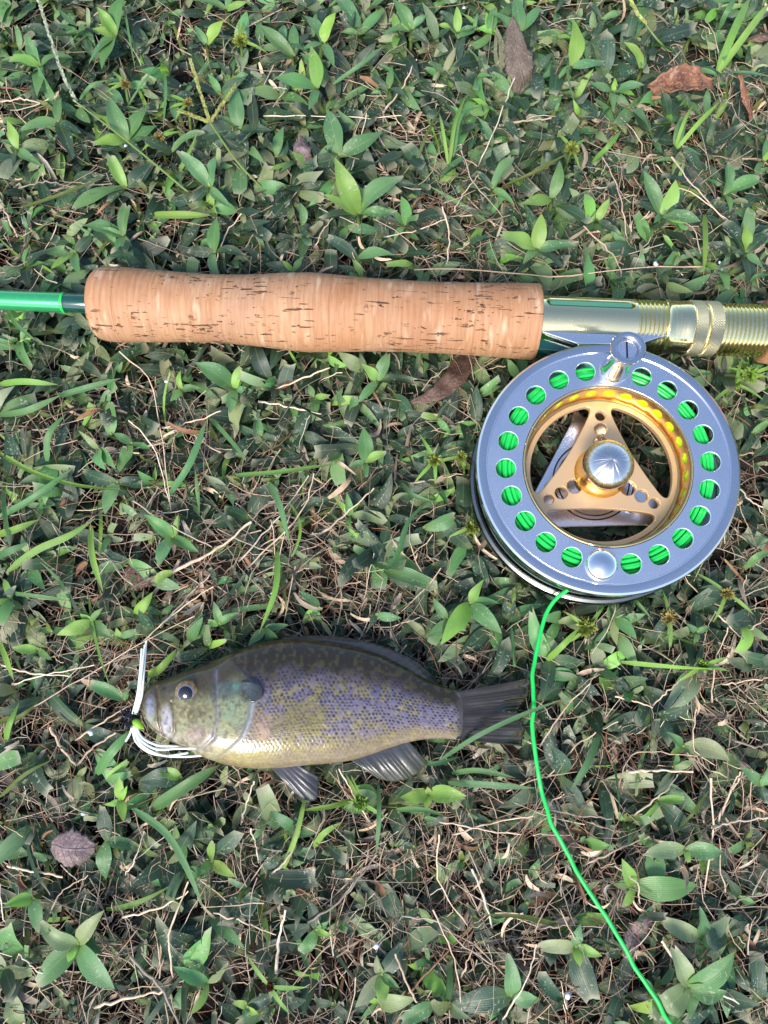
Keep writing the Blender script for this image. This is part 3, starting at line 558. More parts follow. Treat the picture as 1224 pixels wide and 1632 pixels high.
# ---- seed-head grasses
def seed_grass(stem_pts, spikes, label, cs, cp):
    P = smooth_path(np.array([at(u, v, z) for u, v, z in stem_pts]), 20); org = np.array([P[0, 0], P[0, 1], 0.0])
    o = empty('seed_head_grass', org); tag(o, label, 'grass')
    V, Fc = tube(duck(P)-org, np.linspace(0.00055, 0.0004, 20), 6); mesh_obj('stalk', V, Fc, M['blade'], o, None, np.tile(cs, (len(V), 1)), np.zeros((len(V), 2)))
    for sp in spikes:
        Q = smooth_path(np.array([at(u, v, z) for u, v, z in sp]), 60); B, T = [], []
        for i, q in enumerate(Q):
            d = Q[min(i+1, 59)]-Q[max(i-1, 0)]; d /= np.linalg.norm(d); sd_ = np.cross(d, [0, 0, 1])
            for sg in (-1, 1): B.append(q); T.append(q+d*0.0018+sd_*sg*0.0007+np.array([0, 0, rng.uniform(-0.0004, 0.0006)]))
        n = len(B); B = np.array(B); T = np.array(T); one = np.ones(n)
        V1, F1, C1, U1 = leaves(B, T, one*0.0009, one*0.1, one*0.4, rng.normal(0, 0.4, n), one, np.tile(cp, (n, 1))*rng.uniform(0.7, 1.3, (n, 1)), one*0.3, 4, 3)
        m = mesh_obj('spike', duck(V1)-org, F1, M['straw'], o, None, C1, U1)
seed_grass([(345,345,.012),(270,281,.020),(190,215,.024),(122,163,.025)], [[(122,163,.025),(105,130,.026),(85,75,.027),(60,-4,.028)]], 'tall grass stalk with one pale whitish seed spike beyond the green shaft', (0.16,0.26,0.04), (0.34,0.38,0.26))
seed_grass([(430,312,.011),(385,266,.020),(335,196,.024)], [[(335,196,.024),(320,150,.025),(304,98,.026)], [(335,196,.024),(352,170,.025),(374,140,.026)], [(335,196,.024),(310,186,.024),(288,178,.024)]], 'thin grass stalk forking into three yellowish seed spikes', (0.16,0.25,0.04), (0.30,0.32,0.09))
seed_grass([(1066,82,.016),(1045,60,.022),(1030,40,.024)], [[(1030,40,.024),(1016,22,.025),(1002,-4,.026)]], 'grass stalk with yellow-green seed spike running up to the curled russet leaf', (0.16,0.25,0.05), (0.36,0.40,0.12))

# ---- sedge flower heads: spiky little balls on bracts
for (u, v, rp, hue) in [(384,66,17,0),(253,220,13,1),(911,238,17,0),(575,1278,15,2),(935,1000,19,0),(1066,984,16,1),(1158,945,14,1),(1195,598,18,2),(1172,612,12,2),(693,734,14,0),(735,728,12,0),(752,840,15,0),(200,135,12,1),(300,165,12,1),(430,1572,8,3),(1120,1060,12,2),(470,1045,8,0)]:
    z = 0.0215; c = at(u, v, z); zc = min(z, ceiling(c[None])[0]-0.003); c[2] = max(zc, 0.006); r = rp*0.00021; org = np.array([c[0], c[1], 0])
    o = empty('sedge_flower', org); hname = ['yellow-green', 'tan-yellow', 'lime green', 'reddish'][hue]
    tag(o, f'{hname} spiky round sedge flower head {where(u, v)}', 'flower head', 'round sedge flower heads in the turf')
    n = 110; d = rng.normal(size=(n, 3)); d[:, 2] = np.abs(d[:, 2])*0.9-0.15; d /= np.linalg.norm(d, axis=1)[:, None]
    cc = np.array([(0.24, 0.30, 0.05), (0.33, 0.27, 0.09), (0.22, 0.38, 0.06), (0.14, 0.03, 0.025)][hue]); one = np.ones(n)
    V, Fc, C, UV = leaves(c+d*r*0.25, c+d*r*rng.uniform(0.8, 1.15, (n, 1)), one*r*0.36, one*0.05, one*0.3, rng.uniform(0, 3, n), one, cc*rng.uniform(0.6, 1.35, (n, 1)), one*0.1, 4, 3)
    mesh_obj('flower_head', duck(V)-org, Fc, M['straw'], o, None, C, UV)
    P = smooth_path(np.array([[rng.normal(0, 0.004), rng.normal(0, 0.004)-0.004, 0], [0, 0, c[2]]]), 5); V, Fc = tube(P, 0.0006, 6); mesh_obj('stalk', V, Fc, M['blade'], o, None, np.tile([0.14, 0.26, 0.05], (len(V), 1)), np.zeros((len(V), 2)))
    for a in rng.uniform(0, 6.28, 3):
        tp = c+np.array([math.cos(a), math.sin(a), -0.1])*rng.uniform(0.008, 0.014); one = np.ones(1)
        V, Fc, C, UV = leaves(c[None], tp[None], one*0.0015, one*0.08, one*0.3, one*0, one, tone('y')[None], one*0.2, 8, 3, None, 1); mesh_obj('bract', duck(V)-org, Fc, M['blade'], o, None, C, UV)

# ---- matted old leaves, thatch and straw nobody could count
OUTER = False
def spots(n, dens):
    """random ground points, dense in the part the picture shows"""
    if OUTER:                                      # the turf goes on all round
        x = rng.uniform(-0.62, 0.62, n*2); y = rng.uniform(-0.52, 0.85, n*2); k = (np.abs(x) > 0.28) | (y < -0.21) | (y > 0.40); return x[k][:n], y[k][:n]
    x = rng.uniform(-0.29, 0.29, n*3); y = rng.uniform(-0.22, 0.41, n*3)
    core = (np.abs(x) < 0.155+0.14*(y+0.13)) & (y > -0.155) & (y < 0.345)
    keep = rng.random(len(x)) < np.where(core, 1.0, 0.32)*dens(x, y); return x[keep][:n], y[keep][:n]
DRY = [(140,1095,120),(300,720,80),(470,885,130),(720,330,110),(980,290,90),(1165,1090,130),(1000,1190,120),(720,1390,160),(250,1490,110),(1040,1480,90),(560,1500,100),(900,1210,80),(1200,880,90),(70,690,60),(640,940,110),(380,1380,90),(1180,150,70),(90,1180,70),(1170,1420,90),(640,200,60),(330,870,80)]
def dryness(x, y):
    uv = px_of(np.stack([x, y, np.full(len(x), 0.012)], 1)); d = 0.62*vnoise(x*30+40, y*30+3, 11)+0.12+0.20*np.clip((uv[:, 1]-560)/250, 0, 1)
    for u, v, r in DRY: d = np.maximum(d, 1.0*np.exp(-(((uv[:, 0]-u)**2+(uv[:, 1]-v)**2)/r**2)))
    return np.clip(d+0.22*(vnoise(x*110, y*110, 12)-0.5)-0.10*np.clip((y-0.14)/0.12, 0, 1), 0, 1)
lush = lambda x, y: np.clip(1.15-1.15*dryness(x, y), 0.06, 1)
def leaf_mat(nclust, zlo, zhi, Llo, Lhi, pal, mat, name, label, dens, cutp, tilt):
    x, y = spots(nclust, dens); n = len(x); k = rng.integers(2, 6, n); ci = np.repeat(np.arange(n), k); N = len(ci)
    a = rng.uniform(0, 2*np.pi, N); z = rng.uniform(zlo, zhi, n)[ci]; L = rng.uniform(Llo, Lhi, N); e = rng.normal(*tilt, N)
    base = np.stack([x[ci], y[ci], z], 1); d = np.stack([np.cos(a)*np.cos(e), np.sin(a)*np.cos(e), np.sin(e)], 1); tip = base+d*L[:, None]
    tip[:, 2] = np.maximum(tip[:, 2], 0.002)
    P_ = np.array([TONE[c] for c in pal]); cc = P_[rng.integers(0, len(P_), N)]*rng.uniform(0.65, 1.35, (N, 1))*rng.uniform(0.85, 1.15, (N, 3))
    cut = np.where(rng.random(N) < cutp, rng.uniform(0.5, 0.9, N), 1.0)
    V, Fc, C, UV = leaves(base, tip, np.clip(L*rng.uniform(0.26, 0.46, N), 0.0018, 0.0068), rng.uniform(-0.05, 0.16, N), rng.uniform(0.05, 0.55, N), rng.normal(0, 0.35, N), cut, cc, np.where(cut < 0.97, 0.8, 0.15), 7, 3, rng.normal(0, 0.06, N))
    o = mesh_obj(name, duck(V), Fc, mat, None, None, C, UV); return tag(o, label, 'ground cover', None, 'stuff')
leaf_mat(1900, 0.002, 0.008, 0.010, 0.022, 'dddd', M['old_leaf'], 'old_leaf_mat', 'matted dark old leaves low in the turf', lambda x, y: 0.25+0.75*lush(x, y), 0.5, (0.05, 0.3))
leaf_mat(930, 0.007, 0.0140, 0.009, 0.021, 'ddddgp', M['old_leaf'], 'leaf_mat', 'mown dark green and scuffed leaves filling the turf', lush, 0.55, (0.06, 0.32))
leaf_mat(520, 0.0105, 0.0175, 0.006, 0.014, 'dggyp', M['leaf'], 'young_leaf_mat', 'small fresh green leaf tips scattered through the turf', lush, 0.35, (0.25, 0.35))

leaf_mat(420, 0.0095, 0.0165, 0.008, 0.017, 'gdgpd', M['leaf'], 'fresh_leaf_mat', 'fresh green leaves crowding the turf beyond the rod', lambda x, y: np.clip((y-0.09)/0.05, 0, 1)*(0.35+0.65*lush(x, y)), 0.35, (0.15, 0.3))
leaf_mat(1500, 0.006, 0.0165, 0.003, 0.008, 'ddgppo', M['old_leaf'], 'leaf_fragments', 'small torn leaf fragments left by mowing', lambda x, y: 0.9+0*x, 0.8, (0.1, 0.5))
def blades_stuff(n, z, L, wd, pal, name, label, mat, dens, lean):
    x, y = spots(n, dens); N = len(x); a = rng.uniform(0, 2*np.pi, N); e = rng.normal(*lean, N); l = rng.uniform(*L, N)
    base = np.stack([x, y, rng.uniform(*z, N)], 1); tip = base+np.stack([np.cos(a)*np.cos(e), np.sin(a)*np.cos(e), np.sin(e)], 1)*l[:, None]; tip[:, 2] = np.clip(tip[:, 2], 0.002, 0.0225)
    P_ = np.array([TONE[c] for c in pal]); cc = P_[rng.integers(0, len(P_), N)]*rng.uniform(0.6, 1.3, (N, 1))
    V, Fc, C, UV = leaves(base, tip, rng.uniform(*wd, N), rng.uniform(-0.05, 0.12, N), rng.uniform(0.1, 0.5, N), rng.normal(0, 0.5, N), np.where(rng.random(N) < 0.5, 0.7, 1.0), cc, rng.uniform(0, 0.9, N), 8, 3, rng.normal(0, 0.08, N), 1)
    return tag(mesh_obj(name, duck(V), Fc, mat, None, None, C, UV), label, 'grass', None, 'stuff')
leftish = lambda x, y: np.clip(0.35-4*x-1.5*np.abs(y-0.06), 0.08, 1)
blades_stuff(900, (0.002, 0.013), (0.012, 0.040), (0.0010, 0.0026), 'dgdoy', 'low_grass', 'short green grass blades woven through the turf', M['blade'], leftish, (0.12, 0.25))

STRAW = np.array([(0.70, 0.52, 0.37), (0.58, 0.42, 0.29), (0.48, 0.38, 0.29), (0.30, 0.24, 0.19), (0.74, 0.61, 0.46), (0.26, 0.13, 0.07), (0.17, 0.125, 0.095)])
dry = lambda x, y: np.clip(dryness(x, y)**1.3*1.15, 0.10, 1)
def straw_stuff(n, z, L, r, name, label, dens, bend=0.25):
    x, y = spots(n, dens); N = len(x); a = rng.uniform(0, 2*np.pi, N); e = rng.normal(0, 0.16, N); l = rng.uniform(*L, N)**1.0; ns = 6; t = np.linspace(-0.5, 0.5, ns)
    d = np.stack([np.cos(a)*np.cos(e), np.sin(a)*np.cos(e), np.sin(e)], 1); s_ = np.stack([-np.sin(a), np.cos(a), 0*a], 1)
    c = np.stack([x, y, rng.uniform(*z, N)], 1)
    P = c[:, None]+d[:, None]*(l[:, None]*t)[..., None]+s_[:, None]*((l*rng.normal(0, bend, N))[:, None]*(0.25-t*t))[..., None]+np.array([0, 0, 1.0])*((l*rng.normal(0, 0.1, N))[:, None]*(0.25-t*t))[..., None]
    P += rng.normal(0, 0.00025, P.shape); u3 = np.cross(d, s_)
    rr = rng.uniform(*r, N)[:, None]*np.linspace(1.1, 0.6, ns)[None]
    an = np.arange(3)*2*np.pi/3
    V = P[:, :, None]+rr[:, :, None, None]*(np.cos(an)[None, None, :, None]*s_[:, None, None]+np.sin(an)[None, None, :, None]*u3[:, None, None])
    Fc = (grid_faces(ns, 3, True)[None]+(np.arange(N)*ns*3)[:, None, None]).reshape(-1, 4)
    cc = STRAW[rng.integers(0, len(STRAW), N)]*rng.uniform(0.6, 1.25, (N, 1)); C = np.repeat(cc, ns*3, 0); V = V.reshape(-1, 3); V[:, 2] = np.maximum(V[:, 2], 0.0005)
    return tag(mesh_obj(name, duck(V), Fc, M['straw'], None, None, C), label, 'dry straw', None, 'stuff')
straw_stuff(5200, (0.001, 0.009), (0.008, 0.035), (0.00014, 0.00042), 'thatch', 'tangled brown and tan dead grass low in the turf', lambda x, y: 0.5+0.5*dry(x, y))
straw_stuff(8000, (0.007, 0.0178), (0.006, 0.028), (0.00009, 0.00030), 'straw_litter', 'loose tan dry grass bits lying over the turf', dry)
straw_stuff(8500, (0.004, 0.0182), (0.003, 0.010), (0.00008, 0.00022), 'straw_crumbs', 'fine broken fibres of dead grass', dry, 0.5)
straw_stuff(420, (0.012, 0.0185), (0.015, 0.045), (0.00010, 0.00026), 'fine_stalks', 'thin pale dry stems lying loosely over the turf', lambda x, y: 0.8+0*x, 0.35)
# flat dead blade scraps
x, y = spots(2600, dry); N = len(x); a = rng.uniform(0, 6.28, N); l = rng.uniform(0.004, 0.014, N); e = rng.normal(0, 0.35, N)
b_ = np.stack([x, y, rng.uniform(0.004, 0.0155, N)], 1); t_ = b_+np.stack([np.cos(a)*np.cos(e), np.sin(a)*np.cos(e), np.sin(e)], 1)*l[:, None]
V, Fc, C, UV = leaves(b_, t_, rng.uniform(0.0009, 0.0026, N), rng.uniform(-0.2, 0.3, N), rng.uniform(0.1, 1.0, N), rng.normal(0, 0.8, N), np.full(N, 0.85), STRAW[rng.integers(0, len(STRAW), N)]*rng.uniform(0.7, 1.35, (N, 1)), np.full(N, 0.3), 6, 3, rng.normal(0, 0.12, N), 1)
tag(mesh_obj('dead_blade_scraps', duck(V), Fc, M['straw'], None, None, C, UV), 'curled papery scraps of dead grass blades', 'dry grass', None, 'stuff')

OUTER = True
leaf_mat(4200, 0.003, 0.0150, 0.012, 0.027, 'dddggp', M['old_leaf'], 'outer_leaf_mat', 'dark green leaves of the turf farther out', lush, 0.4, (0.08, 0.3))
straw_stuff(4500, (0.003, 0.016), (0.010, 0.040), (0.00016, 0.00042), 'outer_thatch', 'dry grass in the turf farther out', dry)
OUTER = False
# ---- long straws one can pick out
STRAWS = [
 ([(18,1148),(90,1105),(160,1065),(228,1022),(310,982)],4,0),([(228,1022),(280,975),(340,935)],4,0),([(2,1060),(50,1072),(112,1078)],5,0),([(20,1090),(90,1072),(150,1060)],4,4),([(120,1180),(165,1150),(218,1117)],5,0),([(80,1160),(100,1195),(122,1220)],9,1),([(122,1220),(150,1190),(185,1168)],6,1),
 ([(190,560),(240,608),(252,660),(272,812)],4,0),([(205,670),(240,705),(270,800)],4,4),([(212,798),(275,840),(338,872)],5,2),([(275,912),(340,878),(400,832)],9,0),([(258,682),(310,672),(352,655)],5,0),([(258,996),(310,940),(335,915)],5,2),
 ([(395,905),(430,870),(490,800),(500,755)],5,0),([(510,850),(550,820),(596,778)],6,0),([(380,895),(440,830),(492,758)],5,4),([(440,620),(490,600),(526,586)],6,0),([(412,640),(470,650),(512,660)],6,4),([(655,770),(710,760),(760,748)],4,0),
 ([(830,98),(795,190),(762,265)],5,4),([(797,200),(840,192),(878,188)],8,1),([(612,178),(640,140),(664,95)],6,0),([(720,340),(745,300),(765,278)],4,0),([(612,378),(660,368),(710,350)],4,4),([(705,330),(716,372),(712,420)],6,0),([(735,240),(755,290),(800,345)],4,2),
 ([(420,185),(500,185),(580,188),(640,184)],4,4),([(560,270),(575,220),(584,180)],4,4),([(345,415),(362,370),(385,340)],5,0),([(0,162),(35,158),(65,165)],6,0),([(0,140),(25,142),(50,150)],4,5),([(0,322),(15,350),(28,378)],7,1),
 ([(660,430),(760,432),(890,440),(1000,428),(1120,425)],5,1),([(1020,352),(1080,300),(1160,350)],4,0),([(1000,380),(985,300),(960,250)],4,0),([(1085,320),(1060,280),(1045,262)],4,0),([(930,360),(985,420),(990,440)],5,1),([(884,119),(896,96),(908,70)],5,5),([(1070,250),(1100,290),(1155,350)],6,2),
 ([(645,1593),(690,1540),(754,1475)],6,5),([(49,1240),(60,1278),(77,1318)],6,5),([(195,1462),(260,1445),(300,1420)],6,0),([(276,1558),(270,1490),(300,1405)],6,0),([(12,1380),(60,1390),(100,1398)],7,0),([(80,1455),(95,1425),(140,1395)],4,0),([(200,1395),(215,1370),(230,1325)],4,4),
 ([(150,1606),(200,1592),(262,1578)],8,0),([(208,1525),(260,1580),(285,1632)],7,3),([(30,1520),(60,1548),(90,1565)],4,4),([(433,1392),(460,1365),(478,1325)],6,2),([(400,1320),(408,1350),(412,1375)],5,4),([(405,1245),(390,1290),(386,1310)],5,4),([(490,1470),(530,1445),(600,1362)],6,3),
 ([(340,1455),(390,1470),(440,1490)],5,0),([(440,1552),(444,1500),(455,1450)],8,4),([(640,1460),(700,1470),(730,1500),(790,1540)],4,2),([(752,1385),(770,1430),(785,1480)],6,4),([(700,1330),(698,1400),(745,1475)],4,0),([(690,1450),(720,1520),(740,1632)],4,0),([(630,1520),(650,1570),(668,1605)],6,1),([(735,1558),(750,1520),(757,1500)],5,1),
 ([(860,1190),(900,1130),(940,1090)],5,0),([(870,1240),(930,1180),(985,1150)],5,1),([(1000,1230),(1050,1228),(1105,1230)],7,0),([(985,1260),(1000,1210),(1110,1205)],4,1),([(1110,1130),(1110,1200),(1140,1220)],4,0),([(1010,1300),(1060,1260),(1080,1235)],5,2),([(1040,1125),(1065,1100),(1085,1082)],5,0),([(980,1110),(1020,1120),(1040,1128)],5,0),
 ([(1150,1300),(1165,1260),(1180,1230)],6,0),([(1135,1120),(1140,1060),(1160,1000)],5,1),([(1140,975),(1165,1000),(1185,1020)],5,4),([(1055,1500),(1090,1545),(1178,1600)],7,4),([(1133,1240),(1136,1330),(1122,1425)],6,0),([(800,1625),(840,1560),(855,1505)],5,4),([(930,1380),(980,1355),(1035,1333)],6,2),([(1135,1320),(1170,1310),(1224,1303)],7,2),([(1145,1310),(1160,1270),(1178,1240)],6,0),
 ([(870,1290),(930,1300),(975,1305)],6,3),([(860,1480),(920,1475),(960,1478)],5,3),([(980,1380),(1010,1400),(1020,1440)],5,2),([(1150,1450),(1190,1430),(1224,1425)],5,3),([(0,1410),(5,1460),(15,1480)],4,4),([(310,1200),(380,1230),(385,1260)],5,2),([(540,1225),(560,1260),(590,1310)],5,4),([(700,1310),(760,1320),(830,1330)],5,0),([(720,1330),(790,1310),(850,1300)],5,1),
 ([(1180,1040),(1200,1000),(1224,985)],5,1),([(1150,1090),(1190,1085),(1224,1080)],5,1),([(1170,1180),(1200,1190),(1224,1186)],7,3),([(30,300),(80,290),(120,300)],5,3),([(455,330),(470,310),(485,290)],4,2),([(500,395),(520,360),(545,330)],4,0),([(1070,520),(1120,600),(1160,640)],4,2),([(1180,780),(1200,800),(1224,812)],5,4)]
for pts, wp, ci in STRAWS:
    P = smooth_path(np.array([at(u, v, z) for (u, v), z in zip(pts, np.interp(np.linspace(0, 1, len(pts)), [0, 0.5, 1], rng.uniform(0.0165, 0.0215, 3)))]), 14)
    P[1:-1] += rng.normal(0, 0.00022, (12, 3)); P = duck(P, 0.0006); org = np.array([P[0, 0], P[0, 1], 0])
    V, Fc = tube(P-org, wp*0.33*0.00022*rng.uniform(0.7, 1.15, 14)*np.linspace(1, 0.7, 14), 6); V *= [1, 1, 1]
    L = sum(math.hypot(a[0]-b[0], a[1]-b[1]) for a, b in zip(pts, pts[1:])); mid = pts[len(pts)//2]
    cname = ['tan', 'light brown', 'greyish', 'grey', 'pale straw-coloured', 'reddish brown', 'brown'][ci]
    o = mesh_obj('dry_straw', V, Fc, M['straw'], None, org, np.tile(STRAW[ci]*rng.uniform(0.95, 1.3), (len(V), 1)))
    tag(o, f"{'long' if L > 110 else 'short'} {'thick' if wp > 5 else 'thin'} {cname} dry stalk {where(*mid)}", 'dry stalk', 'single dry stalks lying in the turf')

# ---- dead leaves: outline by centre line and half widths
def dead_leaf(name, pts, hw, mat, label, zs, curl, cup=0.5, n=22, m=11, rough=0.0006):
    P = smooth_path(np.array([at(u, v, z) for (u, v), z in zip(pts, zs)]), n); t = np.linspace(0, 1, n)
    T = np.gradient(P, axis=0); T /= np.linalg.norm(T, axis=1)[:, None]; S = np.cross(T, [0, 0, 1]); S /= np.linalg.norm(S, axis=1)[:, None]
    h = np.interp(t, np.linspace(0, 1, len(hw)), hw)*0.000225; s = np.linspace(-1, 1, m)
    ed = 1+0.10*rng.normal(size=(n, m))*(np.abs(s) > 0.9)
    ang = s*curl; r = h[:, None]/max(curl, 0.05)
    V = P[:, None]+S[:, None]*((r*np.sin(ang)) if curl > 0.05 else h[:, None]*s)[..., None]*ed[..., None]
    V[..., 2] += -(r*(1-np.cos(ang)))*cup*1.0 if curl > 0.05 else 0
    V[..., 2] += (vnoise(V[..., 0]*330, V[..., 1]*330, 21)-0.5)*rough*3+rng.normal(0, rough*0.25, V.shape[:2])
    V = duck(V.reshape(-1, 3)); org = np.array([P[0, 0], P[0, 1], 0]); UV = np.stack([np.tile(s, n), np.repeat(t, m)], 1)
    o = mesh_obj(name, V-org, grid_faces(n, m), mat, None, org, None, UV); sm = o.modifiers.new('thickness', 'SOLIDIFY'); sm.thickness = 0.0003
    return tag(o, label, 'dead leaf')
dead_leaf('dead_leaf', [(817,28),(822,70),(832,115),(842,165)], [3,17,25,29,29,26,18], M['dead_grey'], 'smooth grey-brown pointed dead leaf standing in the turf', [.024,.023,.020,.010], 0.7)
dead_leaf('dead_leaf', [(1030,140),(1060,136),(1100,132),(1138,134)], [10,26,34,36,34,26,12], M['dead_red'], 'curled glossy russet dead leaf cupped upward at the edges', [.019,.022,.023,.020], 1.15, -0.75, rough=0.0011)
dead_leaf('dead_leaf', [(655,642),(690,630),(722,605),(745,560)], [3,14,20,22,24], M['dead_brown'], 'narrow brown dead leaf strip poking out from under the cork grip', [.019,.0205,.0185,.010], 0.5)
dead_leaf('dead_leaf', [(82,1345),(105,1352),(130,1354),(152,1350)], [8,22,29,27,20,6], M['dead_pink'], 'small roundish pinkish-brown dead leaf scrap out past the fly', [.0185,.0205,.0205,.018], 0.6)
dead_leaf('dead_leaf', [(196,915),(218,915),(240,917),(256,922)], [8,24,26,20,8], M['dead_brown'], 'dark reddish-brown dead leaf sunk between fish and green shaft', [.011,.012,.012,.010], 0.4)
dead_leaf('dead_leaf', [(478,216),(480,234),(486,252),(494,272)], [6,20,22,18,7], M['dead_pink'], 'crumpled pinkish-grey dead leaf beyond the grip', [.018,.021,.020,.014], 1.2, 0.8, rough=0.0012)
dead_leaf('dead_leaf', [(872,1330),(890,1336),(906,1344),(920,1352)], [5,13,15,12,5], M['dead_brown'], 'small dark purplish-brown dead leaf tucked under the green line', [.014,.0155,.015,.012], 0.6)
dead_leaf('dead_leaf', [(868,1190),(890,1202),(912,1206),(930,1215)], [10,24,30,24,10], M['dead_brown'], 'dark brown rotted leaf beside the green line, below the reel', [.009,.010,.010,.008], 0.4, rough=0.001)
dead_leaf('dead_leaf', [(1178,120),(1184,135),(1190,152),(1198,190)], [3,9,11,8,3], M['dead_red'], 'small upright tan leaf tip beside the curled russet leaf', [.024,.023,.021,.015], 0.9)
dead_leaf('dead_leaf', [(995,1525),(1015,1490),(1035,1460),(1048,1445)], [8,14,15,12,6], M['dead_pink'], 'shredded tan-brown leaf piece at the loose end of the line', [.014,.016,.016,.013], 1.0, 0.8, rough=0.0012)
dead_leaf('dead_leaf', [(1190,64),(1206,60),(1224,58),(1240,56)], [4,10,12,10], M['dead_brown'], 'brown dead leaf strip beside tall yellow-green blades', [.018,.020,.019,.016], 0.7)
V, Fc = [], []
for u, v in [(265,608),(585,298),(1045,421),(1147,418),(905,1587),(600,1508),(145,1168),(437,946),(200,232),(740,12),(133,1298)]:
    c = at(u, v, 0.0205); c[2] = min(c[2], ceiling(c[None])[0]-0.001); k0 = len(V); a = np.arange(7)*2*np.pi/7+rng.uniform(0, 1); r = rng.uniform(0.0007, 0.0013)
    V += [c+np.array([0, 0, 0.0005])]+[c+np.array([math.cos(q)*r*rng.uniform(0.7, 1.4), math.sin(q)*r*rng.uniform(0.5, 1.1), rng.normal(0, 0.0003)]) for q in a]+[c-np.array([0, 0, 0.0004])]
    for i in range(7): Fc += [[k0, k0+1+i, k0+1+(i+1) % 7], [k0+8, k0+1+(i+1) % 7, k0+1+i]]
tag(mesh_obj('white_petal_flecks', np.array(V), Fc, M['petal']), 'tiny white flecks scattered through the turf', 'flecks', None, 'stuff')

# ------------------------------------------------------------------ fly rod
rod = empty('fly_rod', tuple(gL), (0, 0, rod_ang))
tag(rod, 'fly rod with cork grip, bright green shaft and pale gold reel seat', 'fishing rod')
def rod_part(name, prof, mat, parent, n=72, sharp=35, **kw):
    V, Fc, UV = lathe(prof, n, 'x'); o = mesh_obj(name, V, Fc, mat, parent, None, None, UV, True, sharp, **kw); return o
gx_, gr_ = np.array([g[0] for g in grip]), np.array([g[1] for g in grip])
xs = np.linspace(gx_[0], gx_[-1], 200); kk = np.hanning(9); kk /= kk.sum()
gm = empty('cork_grip', (0, 0, 0)); gm.parent = rod
ring_edges = np.r_[gx_[0], np.linspace(gx_[0]+0.0115, gx_[-1]-0.0115, 12), gx_[-1]]
for i in range(len(ring_edges)-1):
    a, b = ring_edges[i], ring_edges[i+1]; q = np.unique(np.r_[a, xs[(xs > a) & (xs < b)], gx_[(gx_ > a) & (gx_ < b)], b]); q = q[np.r_[True, np.diff(q) > 1e-6]]
    rr = np.interp(q, gx_, gr_)*np.where((i > 0) & (q < a+0.0001) | (i < len(ring_edges)-2) & (q > b-0.0001), 0.992, 1.0)
    if i == 0: q = np.r_[q[0], q]; rr = np.r_[0.003, rr]
    if i == len(ring_edges)-2: q = np.r_[q, q[-1]]; rr = np.r_[rr, 0.006]
    V, Fc, UV = lathe(np.stack([rr, q], 1), 96, 'x')
    V[:, 1:] *= (1+(vnoise(V[:, 0]*700, np.arctan2(V[:, 1], V[:, 2])*9+7, 5)-0.5)*0.010)[:, None]
    mesh_obj('cork_ring', V, Fc, M['cork'], gm, None, None, UV, True, 40)
rod_part('winding', [(0.0005, rodx_s(96)), (0.00362, rodx_s(97)), (0.0037, rodx_s(101)), (0.0037, rodx_s(140)), (0.0036, rodx_s(146))], M['green_wrap'], rod)
sh = rod_part('shaft', [(0.0005, rodx_s(98.5)), (0.0034, rodx_s(98.5)), (0.00392, rodx_s(96)), (0.00392, rodx_s(60)), (0.0038, rodx_s(-60)), (0.0033, rodx_s(-60)-0.3), (0.0005, rodx_s(-60)-0.3)], M['green_shaft'], rod)
rod_part('ferrule_ring', [(0.0036, rodx_s(93)), (0.00402, rodx_s(93)), (0.00405, rodx_s(95)), (0.00402, rodx_s(97)), (0.0036, rodx_s(97))], M['line'], rod)
# reel seat barrel with threads and a recessed slot
x0, x1, xt, xe = rodx(860), rodx(1016), rodx(1016), rodx(1236)
prof = [(seat_r*0.98, x0)]+[(seat_r, a) for a in np.linspace(x0+0.0005, xt-0.0004, 90)]
pitch = 0.00165; q = xt
while q < xe: prof += [(seat_r, q), (seat_r, q+pitch*0.25), (seat_r-0.0008, q+pitch*0.5), (seat_r-0.0008, q+pitch*0.72)]; q += pitch
prof.append((seat_r*0.9, xe))
V, Fc, UV = lathe(prof, 180, 'x'); ang = np.degrees(np.arctan2(V[:, 1], V[:, 2]))
sx0, sx1 = rodx(872), rodx(1012); hwid = 11.5
aa = (ang-25)/hwid; over = np.maximum(np.maximum(sx0+0.0017-V[:, 0], V[:, 0]-(sx1-0.0017)), 0)/0.0017
inside = (np.hypot(over, aa) < 1.0) & (V[:, 0] < xt)
V[inside, 1:] *= (seat_r-0.0016)/seat_r
mi = np.array([1 if inside[f].all() else 0 for f in Fc])
seat = mesh_obj('reel_seat', V, Fc, None, rod, None, None, UV, True, 30, [M['palegold'], M['green_insert']], mi)
b = np.linspace(0, 2*np.pi, 40, endpoint=False); ca, sa = np.cos(b), np.sin(b)
la = np.where(ca > 0, sx1-0.0021, sx0+0.0021)+ca*0.0011; lb = np.radians(25+sa*7.5)
V = np.concatenate([np.stack([la, (seat_r-r_)*np.sin(lb), (seat_r-r_)*np.cos(lb)], 1) for r_ in (0.0017, 0.0004)]); Fc = grid_faces(2, 40, True).tolist()+[list(range(40, 80))]
mesh_obj('slot_insert', V, Fc, M['green_insert'], seat, None, None, None, True, 40)
n0 = rodx(1064)
nut = rod_part('locking_nut', [(seat_r*0.98, n0+0.0006), (0.0100, n0+0.0001), (0.0107, n0), (0.0108, n0+0.0004), (0.0104, n0+0.0011), (0.0102, n0+0.0020), (0.0101, n0+0.0032), (0.01005, n0+0.0045), (0.0101, n0+0.0060), (0.0102, n0+0.0076), (0.0104, n0+0.0092), (0.0103, n0+0.0102), (0.0097, n0+0.0105)], M['palegold'], rod)
for s_, e_ in ((0.0103, 0.0154), (0.0163, 0.0215)):
    rod_part('knurled_ring', [(0.0088, n0+s_), (0.0102, n0+s_+0.0001), (0.0107, n0+s_+0.0005), (0.0107, n0+e_-0.0005), (0.0102, n0+e_-0.0001), (0.0085, n0+e_)], M['knurl'], nut)
